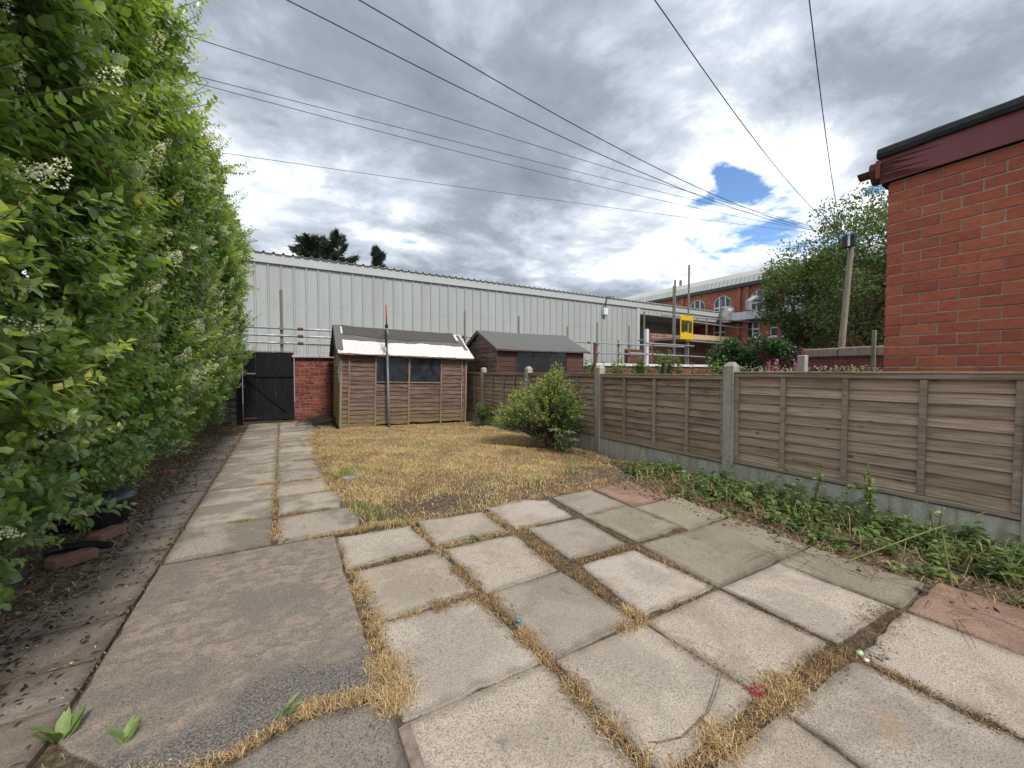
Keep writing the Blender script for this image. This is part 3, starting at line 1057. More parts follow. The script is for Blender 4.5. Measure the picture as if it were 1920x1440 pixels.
for i in range(len(fy) - 1):
    j1 = [random.uniform(-.004, .004) for _ in prof]
    if i == 0:
        jl = j1
    vs = [(p[0] + e, fy[i] + 0.02, p[1] + e) for p, e in zip(prof, jl)] + [(p[0] + e, fy[i + 1] + 0.02, p[1] + e) for p, e in zip(prof, j1)]
    n = len(prof)
    fe.add(vs, [(k, (k + 1) % n, n + (k + 1) % n, n + k) for k in range(n)] + ([tuple(range(n))] if i == 0 else []))
    jl = j1
fe.build('felt_edge', M_FELTBLACK, bb)
MB().box(0.05, 3.5, -3.2, 0.06, 2.95, 3.255).build('roof', M_FELTBLACK, bb)
gu = MB()
gp = [(-0.075, 3.12), (-0.088, 3.07), (-0.06, 3.02), (-0.02, 2.975), (0.03, 2.965), (0.03, 3.08), (-0.05, 3.14)]
gu.prism([(p[0], p[1]) for p in gp], 1, 0.048, 0.115)
gu.prism([(-0.085, 3.075), (-0.045, 3.04), (0.0, 3.03), (0.0, 3.06), (-0.05, 3.085)], 1, 0.115, 0.20)
gu.build('eaves_end', M_ROTTEN, bb)
MB().bar((-0.09, 0.05, 3.135), (-0.085, 0.052, 2.98), 0.03, 0.03).build('corner_batten', M_ROTTEN, bb)

# ------------------------------------------------------------------ timber fence on concrete posts
FX = 4.2
fence = empty('fence', (0, 0, 0), label='timber lap fence on concrete posts along the right side of the garden', cat='fence')
POSTY = [-1.47, 0.41, 2.42, 4.45, 6.46, 8.45, 10.42]
post_names = [None, 'squared grey concrete fence post at the right edge of the picture', 'weathered concrete fence post between the two nearest timber panels',
              'concrete fence post standing beside the yellow green bush', 'concrete fence post half hidden behind the yellow green bush',
              'slim looking concrete fence post beside the old lapboard shed', None]
for i, y in enumerate(POSTY):
    if post_names[i] is None:
        continue
    w, d = 0.115, 0.115
    m = MB()
    cols = []
    for z in np.linspace(-0.3, 1.30, 9):
        e = random.uniform(-.0025, .0025)
        cols.append((z, e))
    for (z, e) in cols:
        m.v += [(FX - d / 2 + e, y - w / 2 + .006, z), (FX - d / 2 + .008 + e, y - w / 2, z), (FX + d / 2, y - w / 2, z), (FX + d / 2, y + w / 2, z), (FX - d / 2 + .008 + e, y + w / 2, z), (FX - d / 2 + e, y + w / 2 - .006, z)]
    for k in range(len(cols) - 1):
        for q in range(6):
            m.f.append((k * 6 + q, k * 6 + (q + 1) % 6, (k + 1) * 6 + (q + 1) % 6, (k + 1) * 6 + q))
    m.t = [0.5] * len(m.v)
    top = len(m.v) - 6
    m.v += [(FX - d * .22, y - w * .2, 1.345), (FX + d * .25, y - w * .2, 1.345), (FX + d * .25, y + w * .2, 1.345), (FX - d * .22, y + w * .2, 1.345)]
    m.t += [0.5] * 4
    a = top + 6
    m.f += [(top, top + 1, a), (top + 1, top + 2, a + 1, a), (top + 2, top + 3, a + 2, a + 1), (top + 3, top + 4, a + 3, a + 2), (top + 4, top + 5, a + 3), (top + 5, top, a, a + 3), (a, a + 1, a + 2, a + 3)]
    m.build('fence_post', M_POST, fence)


def lap_board(L, h, thick, wave, seed, n=14, top_in=0.004, nudge=0.0):
    """board along +x, face towards -y, wavy lower edge, feathered: thicker at the bottom edge"""
    rr = random.Random(seed)
    ph = [rr.uniform(0, 6.28) for _ in range(3)]
    m = MB()
    for i in range(n + 1):
        x = L * i / n
        wv = wave * (0.6 * math.sin(x * 5.0 / max(L, .6) * 1.7 + ph[0]) + 0.5 * math.sin(x * 9.0 + ph[1]) + 0.3 * rr.uniform(-1, 1))
        wy = wave * 0.45 * math.sin(x * 4.0 + ph[2])
        m.v += [(x, -thick + wy - nudge, wv), (x, wy * 0.3 - nudge, wv), (x, -top_in, h), (x, 0.0, h)]
    for i in range(n):
        a, b = i * 4, i * 4 + 4
        m.f += [(a, b, b + 2, a + 2), (a + 1, a + 3, b + 3, b + 1), (a, a + 1, b + 1, b), (a + 2, b + 2, b + 3, a + 3)]
    m.f += [(0, 2, 3, 1), (n * 4, n * 4 + 1, n * 4 + 3, n * 4 + 2)]
    m.t = [rr.random()] * len(m.v)
    return m


panel_names = ['wide silvery lap fence panel nearest the camera', 'brown stained lap fence panel left of the weathered concrete post', 'lap fence panel hidden behind the yellow green bush',
               'lap fence panel between the bush and the old shed', 'short visible lap fence panel beside the old shed corner']
MROT = Matrix(((0, 1, 0, 0), (1, 0, 0, 0), (0, 0, 1, 0), (0, 0, 0, 1)))      # local x -> world Y, local y -> world X
for i in range(5):
    y0, y1 = POSTY[i + 1] + 0.0575, POSTY[i + 2] - 0.0575
    L = y1 - y0
    zb = [0.27, 0.245, 0.26, 0.25, 0.25][i]
    zt = [1.235, 1.205, 1.215, 1.22, 1.22][i]
    mt = [M_FENCE, M_FENCE2, M_FENCE, M_FENCE, M_FENCE][i]
    pn = empty('fence_panel', (FX, y0, zb))
    pn.parent = fence
    if i == 1:
        pn['label'] = panel_names[1]
    nb = 10
    hh = (zt - zb - 0.05 - 0.035) / nb
    for k in range(nb):
        z = 0.03 + k * hh
        m = lap_board(L - 0.06, hh + 0.026, 0.030, [0.0022, 0.005, .004, .006, .006][i], i * 100 + k, 18)
        o = m.build('slat', mt, pn, M=Matrix.Translation((0.016 + random.uniform(-.003, .003), 0.03, z)) @ MROT)
    for k in range(5):
        yy = [0.022, L * 0.25, L * 0.5, L * 0.755, L - 0.022][k] if i == 0 else [0.022, L * .24, L * .49, L * .76, L - .022][k]
        wdt = 0.042
        MB().bbox(-0.034, -0.006, yy - wdt / 2, yy + wdt / 2, 0.028, zt - zb - 0.052, 0.003, 0.001).build('batten', M_RAIL, pn)
    MB().bbox(-0.045, 0.03, 0.0, L, zt - zb - 0.05, zt - zb - 0.012, 0.004, 0.001).build('top_rail', M_RAIL, pn)
    MB().bbox(-0.052, 0.036, 0.0, L, zt - zb - 0.010, zt - zb + 0.006, 0.004, 0.001).build('capping', M_RAIL, pn)
    MB().bbox(-0.045, 0.03, 0.0, L, -0.008, 0.027, 0.004, 0.001).build('bottom_rail', M_RAIL, pn)
    g = MB()
    n = 12
    for k in range(n + 1):
        yy = y0 + L * k / n
        e = random.uniform(-.003, .003)
        g.v += [(FX - 0.026, yy, -0.12), (FX - 0.026 + e * .3, yy, zb - 0.02), (FX + 0.024, yy, zb - 0.012), (FX + 0.024, yy, -0.12)]
    for k in range(n):
        a, b = k * 4, k * 4 + 4
        g.f += [(a + q, b + q, b + (q + 1) % 4, a + (q + 1) % 4) for q in range(4)]
    g.f += [(0, 1, 2, 3), (n * 4 + 3, n * 4 + 2, n * 4 + 1, n * 4)]
    g.t = [0.5] * len(g.v)
    g.build('gravel_board', M_GRAVEL, fence)

# ------------------------------------------------------------------ old lapboard shed
SX0, SX1, SY = 1.03, 3.93, 9.02
sh = empty('garden_shed', (SX0, SY, 0.0), label='leaning old lapboard shed with torn felt and bare pale roof board', cat='shed')
sh.rotation_euler = (0, R(1.35), R(-2.2))
SW = SX1 - SX0
SDEP = 1.85
EV = 1.72
RG = 2.32
MB().box(0.03, SW - 0.03, 0.05, SDEP - 0.02, 0.03, EV - 0.03).build('unlit_filler', M_DARKHOLE, sh)  # solid block, shade of the shed's inside put into its colour
wx0, wxm, wx1, wz0, wz1 = 0.73, 1.475, 2.24, 1.04, 1.66
hb = 0.094


def shed_boards(x0, x1, z0, z1, seed):
    z = z0
    k = 0
    while z < z1 - 0.02:
        h = hb * random.uniform(0.88, 1.12)
        h = min(h, z1 - z)
        wv = 0.010 if z < 0.95 else 0.005
        m = lap_board(x1 - x0, h + 0.018, 0.024, wv, seed * 50 + k, 8, nudge=random.uniform(0, .003))
        o = m.build('board', M_SHED, sh, M=Matrix.Translation((x0, 0.03, z)))
        z += h
        k += 1


shed_boards(0.045, 0.17, 0.05, EV - 0.02, 1)
shed_boards(0.20, wx0 - 0.02, 0.03, EV - 0.02, 2)
shed_boards(wx0 + 0.02, wxm - 0.02, 0.08, wz0 - 0.03, 3)
shed_boards(wxm + 0.02, wx1 - 0.02, 0.10, wz0 - 0.03, 4)
shed_boards(wx1 + 0.02, SW - 0.14, 0.10, EV - 0.02, 5)
shed_boards(SW - 0.12, SW - 0.045, 0.10, EV - 0.02, 6)
for x, w in ((0.022, 0.045), (0.185, 0.03), (wx0, 0.042), (wxm, 0.04), (wx1, 0.036), (SW - 0.13, 0.03), (SW - 0.022, 0.04)):
    MB().bbox(x - w / 2, x + w / 2, -0.016, 0.034, 0.02, EV - 0.01, 0.003, 0.0015).build('stud', M_SHEDPOST, sh)
MB().bbox(wx0 + 0.022, wxm - 0.02, -0.020, 0.03, wz0 - 0.026, wz0, 0.003, 0.001).build('window_sill', M_SHEDPOST, sh)
MB().bbox(wxm + 0.02, wx1 - 0.02, -0.020, 0.03, wz0 - 0.026, wz0, 0.003, 0.001).build('window_sill', M_SHEDPOST, sh)
for a, b in ((wx0 + 0.021, wxm - 0.02), (wxm + 0.02, wx1 - 0.018)):
    MB().box(a, b, 0.018, 0.022, wz0, wz1 + 0.03).build('window_pane', M_GLASSDIRTY, sh)
# left side: lapped boards, then corner cover strip
z = 0.05
k = 0
while z < EV + 0.02:
    h = hb * random.uniform(0.92, 1.08)
    m = lap_board(SDEP - 0.05, h + 0.018, 0.016, 0.005, 900 + k, 6)
    MB_ = m.build('side_board', M_SHEDSIDE, sh, M=Matrix.Translation((0.012, SDEP - 0.02, z)) @ Matrix.Rotation(R(-90), 4, 'Z'))
    z += h
    k += 1
MB().prism([(0.0, EV), (SDEP, EV), (SDEP / 2, RG - 0.06)], 0, 0.012, 0.035).build('gable', M_SHEDSIDE, sh)
MB().prism([(0.0, EV), (SDEP, EV), (SDEP / 2, RG - 0.06)], 0, SW - 0.035, SW - 0.012).build('gable', M_SHEDSIDE, sh)
MB().box(SW - 0.028, SW - 0.004, 0.036, SDEP, 0.05, EV).build('side_wall', M_SHEDSIDE, sh)
MB().box(0.04, SW - 0.04, SDEP - 0.02, SDEP, 0.05, EV).build('back_wall', M_SHEDSIDE, sh)
# roof deck: pale board, torn felt patches lifted on it
ov = 0.16
ez = EV - 0.075
rt = SDEP / 2


def roof_pt(u, v, lift=0.0):
    """u across the shed, v 0 at the front eave .. 1 at the ridge"""
    y = -ov + (rt + ov) * v
    zz = ez + (RG - ez) * v
    zz += -0.03 * math.sin(math.pi * min(max((u + .1) / (SW + .2), 0), 1)) * v + lift
    return (u, y, zz)


def roof_grid(name, u0, u1, nu, vfun0, vfun1, nv, lift, mat, jag=0.0, thick=0.012):
    m = MB()
    for i in range(nu + 1):
        u = u0 + (u1 - u0) * i / nu
        a, b = vfun0(u), vfun1(u)
        a += random.uniform(-jag, jag)
        for j in range(nv + 1):
            v = a + (b - a) * j / nv
            p = roof_pt(u, v, lift + 0.006 * math.sin(u * 9 + v * 7) * (1 if lift > 0.01 else 0.3))
            m.v.append(p)
    off = len(m.v)
    m.v += [(p[0], p[1] + 0.002, p[2] - thick) for p in m.v]
    for i in range(nu):
        for j in range(nv):
            q = [i * (nv + 1) + j, (i + 1) * (nv + 1) + j, (i + 1) * (nv + 1) + j + 1, i * (nv + 1) + j + 1]
            m.f.append(tuple(q))
            m.f.append(tuple(off + k for k in q[::-1]))
    for i in range(nu):
        for j in (0, nv):
            a, b = i * (nv + 1) + j, (i + 1) * (nv + 1) + j
            m.f.append((a, off + a, off + b, b))
    for j in range(nv):
        for i in (0, nu):
            a, b = i * (nv + 1) + j, i * (nv + 1) + j + 1
            m.f.append((a, b, off + b, off + a))
    m.t = [0.5] * len(m.v)
    return m.build(name, mat, sh)


roof_grid('roof_board', -0.05, SW + 0.13, 24, lambda u: 0.0, lambda u: 0.985, 3, 0.0, M_BAREBOARD, 0.008, 0.016)
roof_grid('torn_felt', -0.06, SW + 0.02, 40, lambda u: 0.47 + 0.018 * math.sin(u * 4.1) + 0.012 * math.sin(u * 11) - 0.02 * (u < 0.9), lambda u: 0.70, 3, 0.012, M_FELT, 0.009, 0.008)
roof_grid('ridge_felt', 0.10, SW - 0.08, 36, lambda u: 0.60 + 0.03 * math.sin(u * 3.0 + 1) - 0.03 * (u > 1.3), lambda u: 1.0, 3, 0.026, M_FELTDARK, 0.012, 0.008)
roof_grid('felt_edge', -0.085, 0.06, 3, lambda u: 0.08, lambda u: 1.0, 8, 0.020, M_FELT, 0.03, 0.008)
roof_grid('felt_edge', SW + 0.0, SW + 0.08, 3, lambda u: 0.30, lambda u: 0.92, 6, 0.016, M_FELT, 0.03, 0.008)
MB().add([(-0.1, rt, RG + .01), (SW + 0.1, rt, RG - 0.0), (SW + 0.1, SDEP + ov, ez), (-0.1, SDEP + ov, ez), (-0.1, rt, RG - .01), (SW + 0.1, rt, RG - 0.02), (SW + 0.1, SDEP + ov, ez - .02), (-0.1, SDEP + ov, ez - .02)],
         [(0, 1, 2, 3), (7, 6, 5, 4), (0, 4, 5, 1), (2, 6, 7, 3), (0, 3, 7, 4), (1, 5, 6, 2)]).build('back_roof', M_FELTDARK, sh)
fl = MB()
for i in range(9):
    v = i / 8
    p = roof_pt(-0.088, v, 0.015)
    hang = 0.13 + 0.05 * math.sin(i * 2.1) + (0.16 if i < 3 else 0.0)
    fl.v += [(p[0], p[1], p[2]), (p[0] - 0.012 + 0.01 * math.sin(i), p[1] + 0.01, p[2] - hang)]
for i in range(8):
    fl.f.append((i * 2, i * 2 + 1, i * 2 + 3, i * 2 + 2))
fl.t = [0.5] * len(fl.v)
o = fl.build('hanging_felt', M_FELTDARK, sh)
mod = o.modifiers.new('thick', 'SOLIDIFY')
mod.thickness = 0.006
fl2 = MB().add([(-0.03, -0.13, ez + .04), (0.03, -0.02, ez - .02), (0.025, 0.0, 0.88), (-0.02, -0.01, 1.02), (-0.05, -0.02, 1.25)], [(0, 1, 2, 3, 4)])
o = fl2.build('hanging_felt', M_FELT, sh)
o.modifiers.new('thick', 'SOLIDIFY').thickness = 0.006
MB().bbox(-0.03, SW + 0.1, -ov + 0.02, -ov + 0.045, ez - 0.045, ez - 0.012, 0.002).build('eaves_batten', M_SHEDPOST, sh)
MB().bbox(0.0, SW, 0.0, 0.06, -0.08, 0.045, 0.004).build('bearer', M_SHEDPOST, sh)

# ------------------------------------------------------------------ brown shed beyond the fence
S2 = empty('garden_shed', (4.49, 8.3, 0), label='dark brown shed with grey felt roof behind the timber fence', cat='shed')
W2, D2, E2, R2 = 2.72, 1.95, 1.86, 2.33
MB().box(0.02, W2 - 0.02, 0.02, D2 - 0.02, 0, E2 - 0.02).build('unlit_filler', M_DARKHOLE, S2)  # black block standing in for the unlit room
za = 0.9


def boards2(x0, x1, za, zb, name='board'):
    z = za
    while z < zb - 0.01:
        h = min(0.118, zb - z)
        MB().bbox(x0, x1, -0.004, 0.018, z + 0.006, z + h, 0.005, 0.001).build(name, M_SHED2, S2)
        z += 0.118


wa, wb = 0.54, 2.13
boards2(0.03, wa - 0.02, 0.3, E2)
boards2(wb + 0.02, W2 - 0.03, 0.3, E2)
boards2(wa, wb, 0.3, 1.05)
for x in (0.015, W2 - 0.015):
    MB().box(x - 0.018, x + 0.018, -0.010, 0.02, 0.05, E2 - 0.02).build('corner_trim', M_SHED2, S2)
wd = (wb - wa) / 3
for k in range(3):
    MB().box(wa + k * wd + 0.012, wa + (k + 1) * wd - 0.012, 0.004, 0.008, 1.06, E2 - 0.05).build('window_pane', M_GLASSDARK, S2)
for k in range(4):
    MB().box(wa + k * wd - 0.0115, wa + k * wd + 0.0115, -0.004, 0.012, 1.06, E2 - 0.05).build('glazing_bar', M_SHED2, S2)
z = 0.3
while z < R2 - 0.06:
    h = 0.118
    zt = min(z + h, R2 - 0.05)
    if zt <= E2:
        ya, yb = 0.0, D2
    else:
        k = (zt - E2) / (R2 - E2)
        ya, yb = k * D2 / 2, D2 - k * D2 / 2
    if yb - ya > 0.08:
        MB().bbox(-0.008, 0.016, ya, yb, z + 0.006, zt, 0.005, 0.001).build('side_board', M_SHED2G, S2)
    z += h
MB().prism([(0, E2), (D2, E2), (D2 / 2, R2 - .05)], 0, 0.017, 0.03).build('gable', M_SHED2, S2)
MB().prism([(0, E2), (D2, E2), (D2 / 2, R2 - .05)], 0, W2 - 0.03, W2 - 0.01).build('gable', M_SHED2, S2)
for sgn in (0, 1):
    m = MB()
    n = 16
    for i in range(n + 1):
        u = -0.09 + (W2 + 0.18) * i / n
        sag = -0.018 * math.sin(math.pi * i / n)
        for (vv, zz) in ((0, E2 - 0.06), (0.5, (E2 - 0.06 + R2) / 2), (1, R2)):
            y = -0.13 + (D2 / 2 + 0.13) * vv if sgn == 0 else D2 + 0.13 - (D2 / 2 + 0.13) * vv
            m.v.append((u, y, zz + sag + 0.004 * math.sin(i * 1.7 + vv * 5)))
    b = len(m.v)
    m.v += [(x, y, z - 0.022) for x, y, z in m.v]
    for i in range(n):
        for j in range(2):
            q = (i * 3 + j, (i + 1) * 3 + j, (i + 1) * 3 + j + 1, i * 3 + j + 1)
            m.f += [q, tuple(b + k for k in q[::-1])]
        m.f.append((i * 3, b + i * 3, b + i * 3 + 3, i * 3 + 3))
    for i in (0, n):
        for j in range(2):
            a = i * 3 + j
            m.f.append((a, a + 1, b + a + 1, b + a))
    m.t = [0.5] * len(m.v)
    m.build('roof', M_FELT, S2)
MB().bbox(-0.09, W2 + 0.09, -0.128, -0.118, E2 - 0.115, E2 - 0.084, 0.002).build('eaves_fascia', M_SHED2, S2)
for ya, yb in ((-0.13, D2 / 2), (D2 + 0.13, D2 / 2)):
    MB().bar((-0.075, ya, E2 - 0.105), (-0.075, yb, R2 - 0.045), 0.02, 0.07).build('bargeboard', M_SHED2G, S2)

# ------------------------------------------------------------------ back gate, brick pier, boundary walls
GYY = 11.18
ga = empty('garden_gate', (-0.81, GYY, 0.03), label='black boarded gate with a diagonal brace beside the brick pier', cat='gate')
GW = 1.06
nb = 8
for k in range(nb):
    x0 = GW * k / nb
    MB().bbox(x0 + 0.0004, x0 + GW / nb - 0.0004, 0.0, 0.022, 0.01 + random.uniform(-.008, .008), 1.69 + random.uniform(-.004, .004), 0.003, 0.001).build('board', M_BLACK, ga)
MB().bbox(0.02, GW - 0.02, -0.03, -0.001, 1.08, 1.205, 0.004, 0.001).build('rail', M_BLACK, ga)
MB().bbox(0.02, GW - 0.02, -0.03, -0.001, 0.03, 0.155, 0.004, 0.001).build('rail', M_BLACK, ga)
MB().bar((0.10, -0.018, 1.065), (GW - 0.06, -0.018, 0.165), 0.03, 0.12, (0, 0, 1)).build('brace', M_BLACK, ga)
MB().bbox(-0.01, GW + 0.01, -0.012, 0.034, 1.695, 1.712, 0.003).build('top_cap', M_RAIL, ga)
MB().bbox(0.0, 0.26, -0.038, -0.031, 1.15, 1.18, 0.002).build('hinge', M_GALV, ga)
MB().bbox(0.0, 0.26, -0.038, -0.031, 0.08, 0.11, 0.002).build('hinge', M_RUST, ga)
gp = MB().bbox(-0.93, -0.825, GYY - 0.02, GYY + 0.08, -0.1, 1.62, 0.005, 0.002).build('gate_post', M_BLACK)
tag(gp, 'black timber gate post half hidden by the tall hedge', 'gate post')

obm = [MB().bbox(-0.5, 0.5, -0.051, 0.051, -0.0325, 0.0325, 0.005, 0.004).mesh('brick', M_BRICKOLD) for _ in range(6)]
pier = empty('brick_pier', (0.27, GYY, 0), label='old red brick pier wall with pinkish coping between gate and shed', cat='wall')
MB().box(0.006, 4.2, 0.0, 0.2, -0.1, 1.59).build('core', M_MORTAROLD, pier)
for c in range(21):
    z = 0.04 + c * 0.0755
    x = 0.0
    first = True
    while x < 1.15:
        ln = 0.215
        if c % 3 == 1:
            ln = 0.1025
        if first and c % 2:
            ln = 0.1025 if ln > 0.2 else 0.06
        first = False
        link('brick', random.choice(obm), pier, (x + ln / 2, 0.043 + random.uniform(-.004, .004), z + random.uniform(-.002, .002)), (0, random.uniform(-.01, .01), random.uniform(-.01, .01)), (ln, 1, 1))
        x += ln + 0.011
for k in range(6):
    MB().bbox(-0.06 + k * 0.62, 0.555 + k * 0.62, -0.10, 0.30, 1.595, 1.655 + random.uniform(-.006, .006), 0.008, 0.003).build('coping_stone', M_COPING, pier)

lw = empty('brick_wall', (-4.0, GYY + 0.06, 0), label='low dark brick wall under the far end of the hedge', cat='wall')
MB().box(0, 3.06, 0.03, 0.22, -0.1, 1.5).build('core', M_MORTAROLD, lw)
M_BRICKGREY = brick('sooty brick', [(0.10, 0.09, 0.065), (0.15, 0.125, 0.09), (0.07, 0.06, 0.05), (0.18, 0.14, 0.10)], 0.95, (0.05, 0.05, 0.035), 0.6)
gbm = [MB().bbox(-0.5, 0.5, -0.051, 0.051, -0.0325, 0.0325, 0.006, 0.005).mesh('brick', M_BRICKGREY) for _ in range(4)]
for c in range(20):
    z = 0.035 + c * 0.0755
    x = 3.06 if c % 2 else 2.95
    while x > 1.7:
        link('brick', random.choice(gbm), lw, (x - 0.1075, 0.07 + random.uniform(-.005, .005), z), (0, random.uniform(-.012, .012), random.uniform(-.012, .012)), (0.215, 1, 1))
        x -= 0.226
MB().bbox(2.2, 3.12, -0.04, 0.26, 1.52, 1.585, 0.008, 0.002).build('coping_stone', M_COPING, lw)

bw = empty('brick_wall', (4.6, 11.2, 0), label='dark brick wall with white painted coping beyond the brown shed', cat='wall')
MB().box(0, 21.5, 0, 0.22, -0.1, 1.46).build('core', M_WALLB, bw)
x = 0
while x < 21.3:
    ln = random.uniform(0.85, 0.95)
    MB().bbox(x, x + ln - 0.008, -0.07, 0.3, 1.463, 1.565 + random.uniform(-.008, .008), 0.008, 0.003).build('coping_stone', M_COPEWHITE, bw)
    x += ln

# ------------------------------------------------------------------ grey clad warehouse
WY = 18.0
wh = empty('warehouse', (0, WY, 0), label='long grey metal clad warehouse across the back of the garden', cat='warehouse')
PITCHW = 0.44
XA, XB = -6.6, 20.16
nsheet = int(round((XB - XA) / PITCHW))
sm = MB()
pw = (XB - XA) / nsheet
prof = [(0.0, 0.0), (0.028, -0.045), (0.062, -0.045), (0.09, 0.0), (pw * 0.5 - .03, 0.0), (pw * 0.5 - .018, -0.008), (pw * .5 + .018, -0.008), (pw * 0.5 + .03, 0.0), (pw - 0.004, 0.0)]
for k, (x, y) in enumerate(prof):
    sm.v += [(x, y, 0.0), (x, y, 5.5)]
for k in range(len(prof) - 1):
    sm.f.append((k * 2, k * 2 + 2, k * 2 + 3, k * 2 + 1))
sm.t = [0.5] * len(sm.v)
sheet_me = sm.mesh('cladding_sheet', M_CLAD)
for k in range(nsheet):
    link('cladding_sheet', sheet_me, wh, (XA + k * pw, random.uniform(-.003, .003), 0))
MB().box(XA, XB - 0.05, 0.02, 30, 0, 5.45).build('inner_wall', M_CLAD, wh)
MB().bbox(XA, 31.0, -0.10, -0.04, 5.46, 5.83, 0.01).build('eaves_flashing', M_CLADTRIM, wh)
MB().box(XB - 0.005, XB + 0.30, -0.06, 0.02, 0, 5.458).build('corner_flashing', M_CLADTRIM, wh)
rf = MB()
rp = 0.33
nr = int((31.2 - XA) / rp)
for k in range(nr + 1):
    x = XA + k * rp
    for dx, dz in ((0, 0), (0.06, 0.0), (0.085, 0.06), (0.145, 0.06), (0.17, 0)):
        rf.v += [(x + dx, -0.17, 5.845 + dz), (x + dx, 11.0, 7.0 + dz)]
for k in range(len(rf.v) // 2 - 1):
    rf.f.append((k * 2, k * 2 + 2, k * 2 + 3, k * 2 + 1))
rf.t = [0.5] * len(rf.v)
roofo = rf.build('roof', M_ROOFM, wh)
roofo.modifiers.new('thick', 'SOLIDIFY').thickness = 0.012
scr = MB()
for k in range(nsheet):
    for dx in (0.13, 0.31):
        scr.box(XA + k * pw + dx - .012, XA + k * pw + dx + .012, -0.012, -0.002, 3.93, 3.955)
tag(scr.build('fixing_screws', M_DARKTUBE, wh), kind='stuff')
# covered loading bay at the right end
MB().box(XB + 0.05, 31.0, 2.6, 2.8, 0, 5.45).build('bay_back_wall', M_CLAD, wh)
for k in range(24):
    MB().box(XB + 0.30 + k * 0.45, XB + 0.34 + k * 0.45, 2.56, 2.598, 0, 5.08).build('bay_rib', M_CLAD, wh)
MB().box(XB + 0.05, 31.0, -0.02, 2.58, 5.06, 5.075).build('bay_soffit', M_CLAD, wh)
for k in range(25):
    x = XB + 0.30 + k * 0.435
    MB().add([(x + a, b, c) for c in (5.08, 5.459) for a, b in ((0, -0.02), (0.02, -0.05), (0.06, -0.05), (0.08, -0.02), (0.432, -0.02))],
             [(0, 1, 6, 5), (1, 2, 7, 6), (2, 3, 8, 7), (3, 4, 9, 8)]).build('bay_fascia_sheet', M_CLAD, wh)

fl = empty('wall_box', (17.25, WY - 0.12, 4.75), label='white box with a black cable high on the warehouse wall', cat='junction box')
MB().bbox(-0.16, 0.16, -0.14, 0.07, 0, 0.42, 0.02).build('housing', M_WHITEPL, fl)
MB().tube([(0.0, -0.02, 0.40), (0.03, -0.06, 0.7), (0.10, -0.05, 0.95), (0.16, -0.05, 1.15)], 0.035, 6).build('cable', M_CABLE, fl)
MB().tube([(0.16, -0.05, 1.13), (0.62, -0.1, 1.17)], 0.025, 6).build('bracket_arm', M_DARKTUBE, fl)

# ------------------------------------------------------------------ red brick factory at the right back
FXX = 30.0
fc = empty('factory', (FXX, 0, 0), label='red brick factory with arched white windows and a pale metal roof', cat='factory')


def arch_pts(y0, y1, zs, rise, n=8):
    out = []
    for i in range(n + 1):
        t = i / n
        out.append((y0 + (y1 - y0) * t, zs + rise * (1 - (2 * t - 1) ** 2)))
    return out


def wall_band(m, ya, yb, z0, z1, ops):
    """facade strip facing -X with recessed openings (y0, y1, sill, spring, rise)"""
    y = ya
    for (a, b, s, sp_, ri) in sorted(ops):
        m.add([(0, y, z0), (0, a, z0), (0, a, z1), (0, y, z1)], [(0, 1, 2, 3)])
        m.add([(0, a, z0), (0, b, z0), (0, b, s), (0, a, s)], [(0, 1, 2, 3)])
        ap = arch_pts(a, b, sp_, ri)
        for (p, q) in zip(ap[:-1], ap[1:]):
            m.add([(0, p[0], p[1]), (0, q[0], q[1]), (0, q[0], z1), (0, p[0], z1)], [(0, 1, 2, 3)])
            m.add([(0, p[0], p[1]), (0, q[0], q[1]), (0.2, q[0], q[1]), (0.2, p[0], p[1])], [(0, 1, 2, 3)])
        for yy in (a, b):
            m.add([(0, yy, s), (0.2, yy, s), (0.2, yy, sp_), (0, yy, sp_)], [(0, 1, 2, 3)])
        m.add([(0, a, s), (0, b, s), (0.2, b, s), (0.2, a, s)], [(0, 1, 2, 3)])
        y = b
    m.add([(0, y, z0), (0, yb, z0), (0, yb, z1), (0, y, z1)], [(0, 1, 2, 3)])


